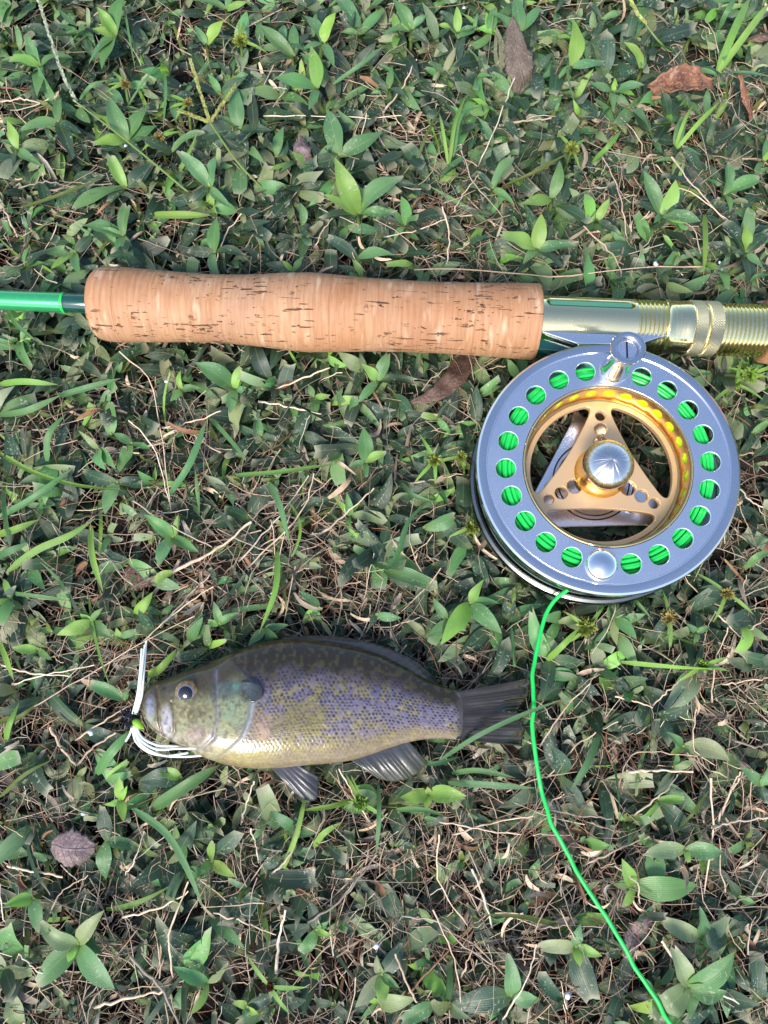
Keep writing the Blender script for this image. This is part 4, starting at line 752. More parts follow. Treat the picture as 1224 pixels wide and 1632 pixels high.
rod_part('nut_neck', [(0.0096, n0+0.0150), (0.0096, n0+0.0168)], M['palegold'], nut)
bx0 = rodx(1233); rod_part('fighting_butt', [(0.006, bx0), (0.0110, bx0), (0.0122, bx0+0.001), (0.0125, bx0+0.004), (0.0128, bx0+0.02), (0.012, bx0+0.035), (0.008, bx0+0.039), (0.0005, bx0+0.04)], M['cork'], rod)

# ------------------------------------------------------------------ fly reel (local millimetres, front face up at z = 0)
reel = empty('fly_reel', tuple(REEL), (0, -math.atan(REEL_TILT), 0))
tag(reel, 'silver and gold fly reel with ported spool, chrome knob and green line wound on', 'fishing reel')
def rp(name, VF, mat, parent=reel, sharp=32, uv=None): V, Fc = VF[0], VF[1]; return mesh_obj(name, np.asarray(V)*RS, Fc, mat, parent, None, None, VF[2] if len(VF) > 2 else None, True, sharp)
PH = R(83.0); hol = [(35*math.cos(PH+k_*2*math.pi/22), 35*math.sin(PH+k_*2*math.pi/22)) for k_ in range(22)]
holes = [circle(x_, y_, 3.45, 28) for i, (x_, y_) in enumerate(hol) if i not in (0, 11)]
spool = rp('spool_flange', plate(circle(0, 0, 41.3, 160), [circle(0, 0, 29.0, 140)]+holes, 0.0, -1.3, 0.18), M['silver'])
rp('outer_rim', lathe([(41.2, -1.2), (41.2, -0.35), (41.6, 0.10), (42.0, 0.22), (44.3, 0.05), (45.0, -0.5), (45.3, -1.4), (45.3, -3.6), (44.8, -4.2), (43.2, -4.2), (43.0, -1.6)], 160, 'z', True), M['rim'], spool)
rp('hole_bead', lathe([(28.9, 0.05), (28.6, 0.28), (28.2, 0.22), (28.0, -0.3)], 140), M['gold'], spool)
# gold drum wall pierced by a ring of oval ports
NP = 28; V, Fc = [], []
for i in range(NP):
    a0, a1 = 2*math.pi*i/NP, 2*math.pi*(i+1)/NP; W = (a1-a0)*28; Hh = 11.0
    rect = np.concatenate([np.stack([np.linspace(0, W, 6)[:-1], np.zeros(5)], 1), np.stack([np.full(5, W), np.linspace(0, Hh, 6)[:-1]], 1), np.stack([np.linspace(W, 0, 6)[:-1], np.full(5, Hh)], 1), np.stack([np.zeros(5), np.linspace(Hh, 0, 6)[:-1]], 1)])
    e = circle(0, 0, 1, 18)*[2.05, 2.6]+[W/2, 4.4]
    tri = tessellate_polygon([[Vector((*p, 0)) for p in rect], [Vector((*p, 0)) for p in e]]); pts = np.r_[rect, e]; k0 = len(V)
    def cyl(p, r_): a_ = a0+p[0]/28; return (r_*math.cos(a_), r_*math.sin(a_), -p[1])
    V += [cyl(p, 28.0) for p in pts]+[cyl(p, 29.0) for p in e]
    for t in tri:
        pa, pb, pc = (pts[q_] for q_ in t); cr = (pb[0]-pa[0])*(pc[1]-pa[1])-(pb[1]-pa[1])*(pc[0]-pa[0]); t = t if cr > 0 else t[::-1]; Fc.append([k0+q_ for q_ in t])
    b0 = k0+len(rect); 
    for j in range(18): Fc.append([b0+j, b0+(j+1) % 18, b0+18+(j+1) % 18, b0+18+j])
drum = rp('drum_wall', (V, Fc), M['gold'], spool, 40)
rp('drum_step', lathe([(28.02, -10.9), (26.2, -11.2), (25.6, -11.6), (25.6, -13.5), (28.9, -13.8)], 140), M['gold'], spool)
rp('drum_back', lathe([(29.0, -11.0), (29.0, -20.5)], 120), M['gold'], spool)
# three-armed spider
def spider_loop():
    """one opening between two arms: rim arc, then a slightly bowed chord, with rounded corners"""
    Rr, d0 = 25.2, 13.2; he = math.acos(14.3/Rr)-0.075; arc = [(Rr*math.cos(a), Rr*math.sin(a)) for a in np.linspace(-he, he, 26)]
    y1 = Rr*math.sin(he); xx = lambda y_: d0+1.5*(y_/y1)**2
    ch = [(xx(y_), y_) for y_ in np.linspace(y1*0.93, -y1*0.93, 24)]
    P = np.array(arc+ch); P2 = P.copy()
    for _ in range(3):                                   # corner rounding by averaging, arcs resampled
        D_ = np.r_[0, np.cumsum(np.linalg.norm(np.diff(np.r_[P2, P2[:1]], axis=0), axis=1))]; q_ = np.linspace(0, D_[-1], 91)[:-1]; C_ = np.r_[P2, P2[:1]]
        P2 = np.stack([np.interp(q_, D_, C_[:, 0]), np.interp(q_, D_, C_[:, 1])], 1); P2 = (np.roll(P2, 1, 0)+P2*2+np.roll(P2, -1, 0))/4
    return P2
def rot2(P, a): c, s = math.cos(a), math.sin(a); P = np.asarray(P); return np.stack([P[:, 0]*c-P[:, 1]*s, P[:, 0]*s+P[:, 1]*c], 1)
ARM = [R(87), R(207), R(327)]
ophol = [rot2(spider_loop(), a+R(60)) for a in ARM]
for a in ARM:
    for r_, d_ in ((21.3, 1.9), (16.2, 2.35), (10.9, 2.7)): ophol.append(circle(r_*math.cos(a), r_*math.sin(a), d_, 22))
sp = rp('spider', plate(circle(0, 0, 27.0, 140), ophol, -9.6, -12.0, 0.25), M['champagne'], spool)
rp('hub', lathe([(9.6, -9.7), (9.3, -9.3), (8.6, -8.6), (8.2, -6.5), (7.4, -2.5), (6.7, -1.2), (6.4, -0.9)], 72), M['gold'], spool, 50)
knob = rp('drag_knob', lathe([(6.2, -1.4), (8.0, -1.2), (8.6, -0.6), (8.8, 0.4), (8.75, 1.2), (8.5, 2.2), (8.0, 3.3), (7.2, 4.4), (6.1, 5.4), (4.8, 6.2), (3.3, 6.8), (1.7, 7.15), (0.6, 7.25), (0.02, 7.26)], 72), M['dome'], spool, 60)
rp('knob_groove', lathe([(7.0, -1.6), (7.9, -1.5), (7.9, -1.25), (7.0, -1.2)], 60), M['dark_metal'], knob)
# winding handle
hx, hy = hol[0]; hnd = empty('handle', (hx*RS, hy*RS, 0)); hnd.parent = spool
hv = lathe([(4.9, 0.05), (5.2, 0.3), (5.2, 1.0), (4.9, 1.3), (4.8, 2.0), (4.3, 5.0), (3.75, 9.0), (3.6, 12.0), (4.0, 14.5), (4.7, 16.4), (5.4, 17.5), (5.8, 18.3), (5.85, 18.9), (5.6, 19.3), (4.7, 19.45), (4.0, 19.2), (3.7, 18.4), (3.65, 17.2)], 64)
rp('grip_barrel', hv, M['rim'], hnd, 40)
scw = rp('screw_head', lathe([(3.7, 17.0), (3.1, 17.1), (3.0, 17.5), (0.02, 17.55)], 40), M['silver'], hnd)
Vb = np.array([(sx_*2.8, sy_*0.28, z_) for z_ in (17.4, 17.62) for sx_, sy_ in ((-1, -1), (1, -1), (1, 1), (-1, 1))]); Vb[:, :2] = rot2(Vb[:, :2], R(88))
rp('screw_slot', (Vb, [[4, 5, 6, 7], [0, 1, 5, 4], [1, 2, 6, 5], [2, 3, 7, 6], [3, 0, 4, 7]]), M['dark_metal'], hnd)
wx, wy = hol[11]; V, Fc, UV = lathe([(5.0, 0.0), (5.4, 0.3), (5.45, 0.8), (5.2, 1.5), (4.5, 2.3), (3.4, 3.0), (2.0, 3.45), (0.8, 3.65), (0.02, 3.7)], 56); V[:, 0] += wx; V[:, 1] += wy
rp('counterweight', (V, Fc), M['chrome'], spool, 50)
# backing and wound fly line
rp('backing', lathe([(28.75, -1.4), (28.75, -10.5)], 120), M['backing'], spool)
def coil(r_of, z_of, turns, n=110, rad=0.68, jit=0.26):
    a = np.linspace(0, 2*np.pi*turns, int(n*turns)); t = a/(2*np.pi*turns); ph = rng.uniform(0, 6, 4)
    r_ = r_of(t)+jit*np.sin(a*0.37+ph[0])+jit*np.sin(a*0.71+ph[1]); z_ = z_of(t)+jit*np.sin(a*0.53+ph[2]); return tube(np.stack([r_*np.cos(a), r_*np.sin(a), z_], 1), rad, 7)
wl = rp('wound_line', coil(lambda t: 30.1+6.5*t, lambda t: -2.6-0*t, 5.2), M['line'])
rp('line_layer', coil(lambda t: 36.6+0.5*np.sin(9*t), lambda t: -3.6-14.5*t, 11.0), M['line'], wl)
rp('line_layer', coil(lambda t: 35.2+0*t, lambda t: -3.4-14.5*t, 11.0), M['line'], wl)
rp('line_layer', coil(lambda t: 30.6+6.2*t, lambda t: -3.5-0*t, 4.9), M['line'], wl)
rp('line_layer', coil(lambda t: 33.6-3.0*t, lambda t: -3.9-0*t, 2.6), M['line'], wl)
# spool back flange, frame ring, back plate
rp('back_flange', plate(circle(0, 0, 43.4, 140), [circle(0, 0, 28.6, 120)], -18.6, -19.8, 0.2), M['frame_metal'], spool)
DP = -REEL_DEPTH
frame = empty('frame', (0, 0, 0)); frame.parent = reel
rp('frame_ring', lathe([(42.8, DP-0.8), (42.8, DP+1.2), (43.6, DP+2.2), (44.8, DP+2.6), (45.8, DP+2.2), (46.2, DP+1.2), (46.2, DP-0.8), (45.6, DP-1.6), (43.4, DP-1.6)], 160, 'z', True), M['frame_metal'], frame)
inr, hwa = 17.6, 5.0; tri_pts = []; TA = [R(91), R(211), R(331)]
for a in TA:                                           # three arms run out from the triangle to the frame ring
    ra = 2*(inr-hwa*0.866)
    tri_pts += rot2([(ra-3, -hwa-1.4), (ra+1.5, -hwa-0.1), (ra+4, -hwa), (43.6, -hwa), (43.6, hwa), (ra+4, hwa), (ra+1.5, hwa+0.1), (ra-3, hwa+1.4)], a).tolist()
bh = [circle(28.5*math.cos(a), 28.5*math.sin(a), 3.4, 24) for a in TA]+[circle(0, 0, 3, 24)]
rp('back_plate', plate(np.array(tri_pts), bh, DP+1.0, DP-0.8, 0.3), M['silver'], frame)
for r_ in (13.0, 14.6): rp('plate_groove', lathe([(r_, DP+1.02), (r_+0.28, DP+1.10), (r_+0.55, DP+1.02)], 90), M['dark_metal'], frame)
rp('bearing_post', lathe([(9.0, DP+0.9), (9.0, -15.0), (7.0, -12.1)], 60), M['silver'], frame)
for a in (R(190), R(322), R(75)):
    V, Fc, UV = lathe([(2.4, DP+1.0), (2.4, DP+1.7), (2.1, DP+1.9), (0.02, DP+1.9)], 24); V[:, :2] += np.array([math.cos(a), math.sin(a)])*16.4; s_ = rp('screw', (V, Fc), M['rim'], frame)
    Vb = np.array([(sx_*2.0, sy_*0.3, z_) for z_ in (DP+1.8, DP+1.97) for sx_, sy_ in ((-1, -1), (1, -1), (1, 1), (-1, 1))]); Vb[:, :2] = rot2(Vb[:, :2], 1.4)+np.array([math.cos(a), math.sin(a)])*16.4
    rp('screw_slot', (Vb, [[4, 5, 6, 7], [0, 1, 5, 4], [1, 2, 6, 5], [2, 3, 7, 6], [3, 0, 4, 7]]), M['dark_metal'], s_)
# reel foot: a wedge-ended bar against the seat and the stem down to the frame ring (built along the rod's direction)
RI = Matrix.Translation(tuple(REEL)) @ Matrix.Rotation(-math.atan(REEL_TILT), 4, 'Y'); RI = np.array(RI.inverted())
def rod_pt(s, n_, z): p = gL+rod_dir*s+rod_n*n_; q_ = RI @ np.array([p[0], p[1], z, 1]); return q_[:3]
def slab(name, outline, zlo, zhi, mat, bev=0.0004):
    """outline in rod coordinates (along, across), extruded between two heights"""
    n = len(outline); V = [rod_pt(s, q_, zhi) for s, q_ in outline]+[rod_pt(s, q_, zlo) for s, q_ in outline]
    Fc = [list(range(n)), list(range(n, 2*n))[::-1]]+[[i, n+i, n+(i+1) % n, (i+1) % n] for i in range(n)]
    o = mesh_obj(name, np.array(V), Fc, mat, frame, None, None, None, False); m = o.modifiers.new('bevel', 'BEVEL'); m.width = bev; m.segments = 2; return o
e0, e1 = rodx(858), rodx(1068)
slab('reel_foot', [(e0, -0.0046), (e1, -0.0046), (e1, -0.0070), (e1-0.004, -0.0080), (e1-0.012, -0.0112), (e0+0.015, -0.0118), (e0+0.001, -0.0074)], ROD_Z-0.0065, ROD_Z+0.0070, M['silver'])
slab('foot_stem', [(e0+0.0155, -0.0112), (e1-0.0125, -0.0106), (e1-0.017, -0.0205), (e0+0.020, -0.0215)], ROD_Z-0.0095, ROD_Z+0.0030, M['silver'])
slab('green_reflection_wedge', [(e0+0.0002, -0.0078), (e0+0.0145, -0.0120), (e0+0.0145, -0.0140), (e0+0.0002, -0.0135)], ROD_Z-0.004, ROD_Z+0.0042, M['green_wrap'])  # solid green wedge standing in for a green reflection beside the foot

# ------------------------------------------------------------------ loose fly line
LP = LINE_P.copy(); qq = np.linspace(0, 1, len(LP)); LP[8:, 0] += 0.00045*(vnoise(qq[8:]*34, qq[8:]*0, 71)-0.5)*2; LP[8:, 2] += 0.0006*(vnoise(qq[8:]*26, qq[8:]*0, 72)-0.5)*2
V, Fc = tube(LP, 0.00076, 10); ln = mesh_obj('fly_line', V, Fc, M['line']); tag(ln, 'loose bright green fly line trailing from the reel past the tail', 'fishing line')

# ------------------------------------------------------------------ fish
fo = at(430, 1125, 0); fish = empty('sunfish', (float(fo[0]), float(fo[1]), 0))
tag(fish, 'spotted bluish sunfish with yellow belly lying on its side in the turf', 'fish')
FO = np.array([fo[0], fo[1], 0])
us = np.r_[np.linspace(223, 260, 40)[:-1], np.linspace(260, 742, 330)]
top_, bot_ = smooth1(f_top, us), smooth1(f_bot, us); cm, hh = (top_+bot_)/2, (bot_-top_)/2; th_ = fth(us)
ph = np.r_[np.linspace(0, np.pi, 121)[:-1], np.linspace(np.pi, 2*np.pi, 25)[:-1]]   # 0 = back, pi = belly; first half faces up
cp_, sp_ = np.cos(ph), np.sin(ph)
PU = np.repeat(us[:, None], len(ph), 1); PV = cm[:, None]-hh[:, None]*cp_[None]
bul = np.sign(sp_)*np.abs(sp_)**0.82; TT = (1-cp_[None])/2+0*PU               # TT 0 back .. 1 belly
th_full = th_[:, None]*(1-0.18*(1-TT))
# relief: gill cover edge, jaw folds, eye socket, scales
def seg_d(px, py, poly):
    d = np.full(px.shape, 1e9)
    for (ax, ay), (bx, by) in zip(poly, poly[1:]):
        t = np.clip(((px-ax)*(bx-ax)+(py-ay)*(by-ay))/((bx-ax)**2+(by-ay)**2), 0, 1); d = np.minimum(d, np.hypot(px-ax-t*(bx-ax), py-ay-t*(by-ay)))
    return d
sm = lambda x, a, b: (lambda t: t*t*(3-2*t))(np.clip((x-a)/(b-a), 0, 1))
gill = [(372, 1052), (395, 1072), (417, 1094), (419, 1108), (408, 1122), (404, 1145), (392, 1172), (366, 1196), (336, 1210)]
gillx = np.interp(PV, [g[1] for g in gill], [g[0] for g in gill])
pre = [(350, 1070), (353, 1100), (356, 1140), (350, 1172), (330, 1190), (300, 1192)]
fold1, fold2 = [(254, 1096), (260, 1120), (261, 1150), (264, 1170)], [(283, 1118), (287, 1140), (286, 1164), (276, 1178)]
mouth = [(226, 1120), (236, 1146), (250, 1162), (266, 1171)]
upf = (sp_ > 0)[None]*1.0
dz = 0.00075*sm(gillx-PU, -1.5, 2.0)*sm(PV, 1052, 1075)*(1-sm(gillx-PU, 40, 130))
dz = dz-0.0005*np.exp(-(seg_d(PU, PV, pre)/2.6)**2)-0.00075*np.exp(-(seg_d(PU, PV, fold1)/2.4)**2)-0.0007*np.exp(-(seg_d(PU, PV, fold2)/2.4)**2)-0.0008*np.exp(-(seg_d(PU, PV, mouth)/2.0)**2)
dz += 0.0009*np.exp(-((PU-297)**2+(PV-1104)**2)/20**2)-0.0004*np.exp(-((PU-268)**2+(PV-1096)**2)/4**2)
rowh, colw = 5.6, 6.6; wob = lambda q: vnoise(PU/11, PV/11, q)-0.5
shr = np.interp(PU, [400, 560, 740], [1.0, 0.98, 0.72]); rv = (PV-cm[:, None]+3.4*wob(51)+6*(vnoise(PU/60, PV/60, 53)-0.5))/(rowh*shr); ri = np.floor(rv); cu = (PU+3.6*wob(52))/colw+0.5*(ri % 2); ci = np.floor(cu)
fu, fv = cu-ci-0.5, rv-ri-0.5; body = sm(PU-gillx, 0, 14)*sm(742-PU, 0, 12)
sc_d = np.hypot(fu*1.0, fv*1.0); hsh = lambda a, b, s_: np.modf(np.abs(np.sin(a*127.1+b*311.7+s_*74.7)*43758.5453))[0]
dz += 0.00016*body*(0.5-np.clip(sc_d+fu*0.4, 0, 1))
ZZ = FISH_Z+th_full*bul[None]+dz*upf*np.clip(sp_, 0, 1)[None]**0.5
P0 = at(PU, PV, FISH_Z); V = np.stack([P0[..., 0], P0[..., 1], ZZ], -1)
# pigment
def C3(*c): return np.array(c)
def lay(col_, m, c): return col_*(1-m[..., None])+np.array(c)*m[..., None]
n1 = vnoise(PU/15, PV/12, 31); n2 = vnoise(PU/5.5, PV/5, 32); n3 = vnoise(PU/40, PV/30, 33); n4 = vnoise(PU/3.2, PV/3.2, 34)
K = np.zeros(PU.shape+(3,))+C3(0.150, 0.128, 0.175)+0.10*(vnoise(PU/55, PV/38, 41)-0.5)[..., None]*C3(0.9, 0.7, 0.3)
K = lay(K, sm(TT+0.10*(n1-0.5), 0.66, 0.88), C3(0.18, 0.135, 0.06)); K = lay(K, 0.6*sm(TT, 0.88, 0.97), C3(0.24, 0.18, 0.12))
yl = sm(n1*0.45+n2*0.55+0.25*hsh(ri, ci, 5)-0.10+0.30*np.exp(-((PU-470)**2/70**2+(PV-1150)**2/40**2)), 0.56, 0.74)*sm(TT, 0.22, 0.42)*(1-0.5*sm(TT, 0.85, 0.95))
on = (hsh(ri, ci, 1) < 0.75)*1.0
K = lay(K, 0.72*yl*body, C3(0.25, 0.205, 0.045))
K = lay(K, body*on*(1-sm(sc_d, 0.22, 0.50))*(0.62+0.38*hsh(ri, ci, 2))*(1-sm(TT, 0.74, 0.9))*sm(TT, 0.12, 0.25), C3(0.012, 0.012, 0.024))
K = lay(K, body*sm(sc_d, 0.42, 0.62)*0.40*sm(TT, 0.3, 0.55), C3(0.25, 0.22, 0.24))
K = lay(K, 1-sm(TT+0.10*(n1-0.5)-0.06*sm(PU, 560, 740), 0.16, 0.42), C3(0.024, 0.018, 0.008))
K = lay(K, 0.6*(1-sm(TT, 0.25, 0.45))*sm(PU, 300, 420)*sm(n2, 0.55, 0.75), C3(0.075, 0.06, 0.02))
head = 1-sm(PU-gillx, -6, 4)
Hc = np.zeros_like(K)+C3(0.18, 0.15, 0.075); Hc = lay(Hc, sm(n1*0.6+n4*0.45, 0.45, 0.68), C3(0.20, 0.21, 0.12)); Hc = lay(Hc, 0.6*sm(n2, 0.55, 0.8), C3(0.30, 0.27, 0.12))
Hc = lay(Hc, 0.55*np.exp(-((PU-378)**2/26**2+(PV-1128)**2/34**2)), C3(0.20, 0.30, 0.19))
Hc = lay(Hc, 0.55*sm(TT, 0.70, 0.9), C3(0.34, 0.28, 0.20)); Hc = lay(Hc, 0.55*np.exp(-((PU-330)**2/24**2+(PV-1168)**2/14**2)), C3(0.36, 0.24, 0.25))
Hc = lay(Hc, 1-sm(TT+0.12*(n1-0.5), 0.20, 0.46), C3(0.060, 0.046, 0.022)); Hc = lay(Hc, 0.75*(1-sm(PU, 232, 300))*(1-sm(TT, 0.45, 0.75)), C3(0.085, 0.062, 0.035))
Hc = lay(Hc, 0.85*np.exp(-(((PU-244)/10)**2+((PV-1130)/22)**2)**2), C3(0.22, 0.24, 0.33)); Hc = lay(Hc, 0.9*np.exp(-(((PU-273)/10)**2+((PV-1146)/22)**2)**2), C3(0.42, 0.40, 0.50))
Hc = lay(Hc, 0.8*np.exp(-(((PU-262)/26)**2+((PV-1172)/9)**2)**2), C3(0.46, 0.40, 0.40)); Hc = lay(Hc, 0.7*np.exp(-(seg_d(PU, PV, fold1)/3.5)**2), C3(0.10, 0.075, 0.04)); Hc = lay(Hc, 0.5*np.exp(-(seg_d(PU, PV, fold2)/3)**2), C3(0.12, 0.09, 0.06))
Hc = lay(Hc, 0.8*np.exp(-(seg_d(PU, PV, mouth)/2.2)**2), C3(0.05, 0.035, 0.03)); Hc = lay(Hc, 0.35*np.exp(-(seg_d(PU, PV, pre)/4)**2), C3(0.20, 0.18, 0.30))
Hc = lay(Hc, 0.8*np.exp(-((PU-268)**2+(PV-1097)**2)/3.2**2), C3(0.01, 0.01, 0.01))
Hc = lay(Hc, 0.6*np.exp(-(((PU-368)/26)**2+((PV-1098)/15)**2)**2), C3(0.055, 0.085, 0.10)); Hc = lay(Hc, 0.6*np.exp(-(((PU-385)/12)**2+((PV-1094)/8)**2)), C3(0.12, 0.27, 0.22))
Hc = lay(Hc, 0.95*np.exp(-(((PU-404)/15)**2+((PV-1102)/15)**2)**2), C3(0.020, 0.021, 0.026))
Hc = lay(Hc, 0.8*np.exp(-(((PU-232)/7)**2+((PV-1122)/26)**2)**2), C3(0.09, 0.065, 0.04)); Hc = lay(Hc, 0.5*sm(vnoise(PU/4.5, PV/4.0, 61), 0.6, 0.8)*sm(TT, 0.3, 0.5), C3(0.33, 0.30, 0.13)); Hc = lay(Hc, 0.5*sm(vnoise(PU/5, PV/6, 62), 0.66, 0.8), C3(0.05, 0.05, 0.03))
K = K*(1-head[..., None])+Hc*head[..., None]; K = lay(K, sm(PU, 722, 741), C3(0.06, 0.05, 0.04))
K = lay(K, 0.75*np.exp(-((PU-gillx-2)/3.0)**2)*sm(PV, 1092, 1112), C3(0.34, 0.38, 0.36)); K = lay(K, 0.6*np.exp(-((PU-425)**2/13**2+(PV-1160)**2/22**2)), C3(0.36, 0.22, 0.18))
K = lay(K, 0.65*np.exp(-((PU-400)**2/45**2+(PV-1198)**2/17**2)), C3(0.34, 0.28, 0.07))
K *= (0.82+0.36*n4)[..., None]; K *= 1.0
n, m = PU.shape; Fc = grid_faces(n, m, True).tolist()+[list(range(m))[::-1], list(range((n-1)*m, n*m))]
mesh_obj('body', V.reshape(-1, 3)-FO, Fc, M['skin'], fish, None, K.reshape(-1, 3))
def ztop(u, v):
    t, b = float(smooth1(f_top, u)), float(smooth1(f_bot, u)); e = np.clip((v-(t+b)/2)/((b-t)/2), -0.999, 0.999); TT_ = (1+e)/2
    return FISH_Z+float(fth(u))*(1-0.18*(1-TT_))*math.sqrt(1-e*e)**0.82
# eye
ez = ztop(297, 1104); ec = at(297, 1104, ez+0.0004); eye = empty('eye', tuple(ec-FO)); eye.parent = fish
def dome_part(name, prof, mat, dx=0, dy=0):
    V, Fc, UV = lathe(np.array(prof)*0.001, 40); V[:, 0] += dx*0.001; V[:, 1] += dy*0.001; V = V @ np.array(Matrix.Rotation(R(10), 3, 'X')).T; mesh_obj(name, V, Fc, mat, eye)
dome_part('iris', [(4.4, -0.9), (4.15, 0.25), (3.7, 0.75), (3.0, 1.0), (0.01, 1.15)], M['iris']); dome_part('pupil_ring', [(3.05, 0.9), (2.85, 1.22), (2.5, 1.2)], M['eye_ring'], 0, 0); dome_part('pupil', [(2.75, 1.0), (2.45, 1.35), (1.6, 1.72), (0.7, 1.88), (0.01, 1.9)], M['pupil'])
# fins: fans of rays between a base line and an outer edge
def fin(name, base, tip, zb, zt, cb, ctip, mat, rays=16, ridge=0.00022, bow=0.001, thick=0.0004, ragged=0.0, wave=0.0002):
    nt_, nr = 18, rays*4+1; B = smooth_path(np.array(base, float), nr); T = smooth_path(np.array(tip, float), nr); t = np.linspace(0, 1, nt_); s = np.linspace(0, 1, nr)
    sw = s+0.35/rays*(np.sin(s*13+rays)+0.6*np.sin(s*29+1)); fade = rng.uniform(0.45, 1, nr)
    rag = 1-ragged*np.abs(np.sin(sw*rays*np.pi))*rng.uniform(0.3, 1, nr)
    U = B[None]+(T-B)[None]*(t[:, None]*rag[None])[..., None]
    zz = zb+(zt-zb)*t[:, None]**0.8+bow*np.sin(t*np.pi)[:, None]+ridge*(np.cos(sw*rays*2*np.pi)*np.interp(s, np.linspace(0, 1, 9), rng.uniform(0.3, 1, 9)))[None]*np.sin(np.clip(t*1.3, 0, 1)*np.pi/2)[:, None]+wave*(np.sin(s*11+1)+0.7*np.sin(s*23+2.3))[None]*(t*(0.6+0.4*np.sin(t*9)))[:, None]
    W = at(U[..., 0], U[..., 1], zz); rayc = (0.5+0.5*np.cos(sw*rays*2*np.pi))[None, :, None]*fade[None, :, None]
    C = (np.array(cb)*(1-t[:, None, None])+np.array(ctip)*t[:, None, None])*(0.82+0.30*rayc)*rng.uniform(0.85, 1.15, (nt_, nr, 1))
    o = mesh_obj(name, W.reshape(-1, 3)-FO, grid_faces(nt_, nr), mat, fish, None, C.reshape(-1, 3)); sm_ = o.modifiers.new('thickness', 'SOLIDIFY'); sm_.thickness = thick; return o
fin('tail_fin', [(727, 1103), (731, 1120), (732, 1142), (731, 1162), (727, 1179)], [(848, 1080), (846, 1104), (828, 1134), (838, 1160), (834, 1188)], FISH_Z+0.0014, 0.0205, (0.030, 0.025, 0.020), (0.034, 0.024, 0.009), M['tail'], 15, 0.00016, 0.0012, ragged=0.05, wave=0.0011)
fin('dorsal_fin', [(440, 1026), (500, 1026), (560, 1036), (610, 1052), (650, 1072), (682, 1090)], [(452, 1015), (520, 1013), (580, 1021), (632, 1038), (672, 1060), (694, 1088)], FISH_Z+0.0015, FISH_Z-0.001, (0.030, 0.027, 0.022), (0.055, 0.055, 0.062), M['fin'], 20, 0.00015, 0.0008, ragged=0.03)
fin('pelvic_fin', [(428, 1219), (440, 1220), (455, 1219), (470, 1216)], [(474, 1266), (490, 1276), (502, 1276), (508, 1238)], FISH_Z-0.001, 0.0200, (0.08, 0.08, 0.10), (0.045, 0.05, 0.05), M['fin'], 8, 0.00020, 0.001, ragged=0.04)
fin('anal_fin', [(556, 1209), (585, 1202), (615, 1191), (650, 1179)], [(598, 1239), (632, 1246), (658, 1238), (682, 1216)], FISH_Z-0.001, 0.0200, (0.055, 0.06, 0.075), (0.055, 0.055, 0.03), M['fin'], 12, 0.00018, 0.001, ragged=0.05)
fin('pectoral_fin', [(424, 1157), (427, 1162), (429, 1168), (430, 1174)], [(498, 1106), (516, 1124), (522, 1146), (512, 1168)], ztop(427, 1165)+0.0006, ztop(510, 1138)+0.0012, (0.24, 0.19, 0.09), (0.34, 0.30, 0.08), M['clear_fin'], 12, 0.00020, 0.0006, 0.00015, ragged=0.06)
fin('ear_flap', [(384, 1086), (385, 1098), (387, 1110), (392, 1119)], [(404, 1086), (418, 1096), (419, 1108), (406, 1120)], ztop(386, 1100)+0.0007, ztop(412, 1103)+0.0010, (0.05, 0.07, 0.08), (0.020, 0.022, 0.03), M['skin'], 3, 0.0, 0.0003, 0.0003, 0.0, 0.0)

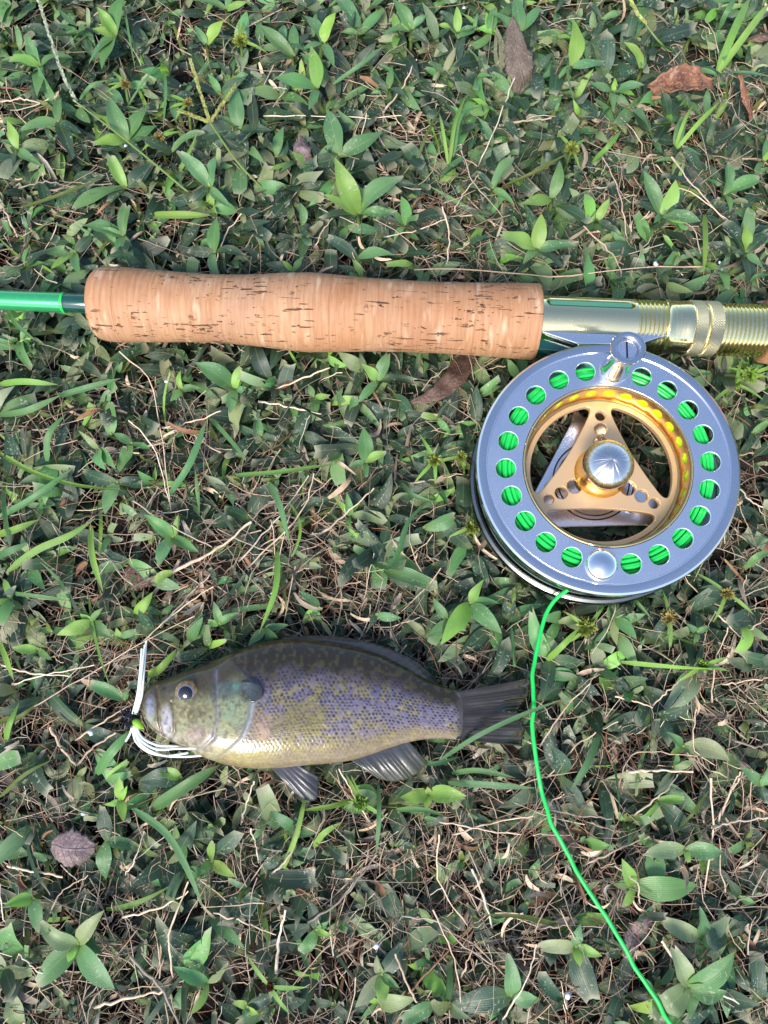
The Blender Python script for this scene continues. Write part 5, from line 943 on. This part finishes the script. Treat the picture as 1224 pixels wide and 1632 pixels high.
# ------------------------------------------------------------------ fly in the fish's mouth
fc = at(208, 1143, 0.0235); fly = empty('fishing_fly', (float(fc[0]), float(fc[1]), 0)); FL = np.array([fc[0], fc[1], 0])
tag(fly, "black and lime fishing fly with white rubber legs at the fish's mouth", 'fishing fly')
n = 260; d = rng.normal(size=(n, 3)); d /= np.linalg.norm(d, axis=1)[:, None]; d *= [1.15, 0.95, 0.9]; one = np.ones(n); r = 0.0033
a2 = rng.normal(size=(n, 3)); tp = fc+d*r*rng.uniform(0.75, 1.25, (n, 1))+a2*0.0005
Vv, Fc, C, UV = leaves(fc+d*r*0.2, tp, one*0.0007, rng.uniform(-0.2, 0.3, n), one*0.4, rng.uniform(0, 3, n), one*0.85, np.tile([0.01, 0.012, 0.018], (n, 1)), one*0, 6, 3)
mesh_obj('black_hackle', Vv-FL, Fc, M['black_fibre'], fly, None, C, UV)
a = np.linspace(0, 2*np.pi, 20)[:-1]; V, Fc, UV = lathe([(0.0001, -0.0024), (0.0012, -0.0021), (0.0021, -0.0011), (0.0024, 0), (0.0020, 0.0012), (0.0011, 0.0021), (0.0001, 0.0024)], 18)
V *= (1+0.35*(vnoise(V[:, 0]*900+20, V[:, 1]*900+V[:, 2]*700+20, 8)-0.5))[:, None]; mesh_obj('body', V+(fc-FL), Fc, M['black_fibre'], fly)
P = smooth_path(np.array([at(214, 1148, 0.0235), at(220, 1154, 0.0245), at(228, 1160, 0.0235)]), 8); V, Fc = tube(P, [0.001, 0.0014, 0.0016, 0.0016, 0.0015, 0.0013, 0.001, 0.0006], 9); mesh_obj('lime_butt', V-FL, Fc, M['lime'], fly)
for pts in [[(214,1138,.0245),(222,1105,.027),(226,1070,.028),(231,1028,.026)], [(217,1138,.0245),(226,1108,.0268),(229,1075,.0272),(233,1022,.0255)], [(211,1140,.0245),(219,1108,.0265),(223,1075,.0275),(226,1034,.0265)],
            [(216,1152,.0245),(224,1172,.025),(246,1186,.026),(285,1190,.0268),(325,1199,.0262),(350,1207,.0255)], [(214,1153,.0245),(222,1176,.0252),(246,1193,.0256),(282,1193,.0272),(318,1192,.0285)], [(212,1154,.024),(222,1182,.0245),(250,1201,.0248),(290,1206,.025),(322,1204,.0255)], [(211,1155,.024),(216,1180,.0235),(236,1198,.024),(262,1204,.0245),(300,1200,.0262)], [(212,1155,.024),(206,1172,.0235),(200,1182,.023)]]:
    P = smooth_path(np.array([at(*p) for p in pts]), 30); V, Fc = tube(P, np.linspace(0.00048, 0.00040, 30), 8); mesh_obj('rubber_leg', V-FL, Fc, M['white_rubber'], fly)
P = smooth_path(np.array([at(200, 1140, .024), at(190, 1150, .0245), at(196, 1164, .024), at(210, 1158, .0235)]), 20); V, Fc = tube(P, 0.00022, 6); mesh_obj('hook', V-FL, Fc, M['dark_metal'], fly)
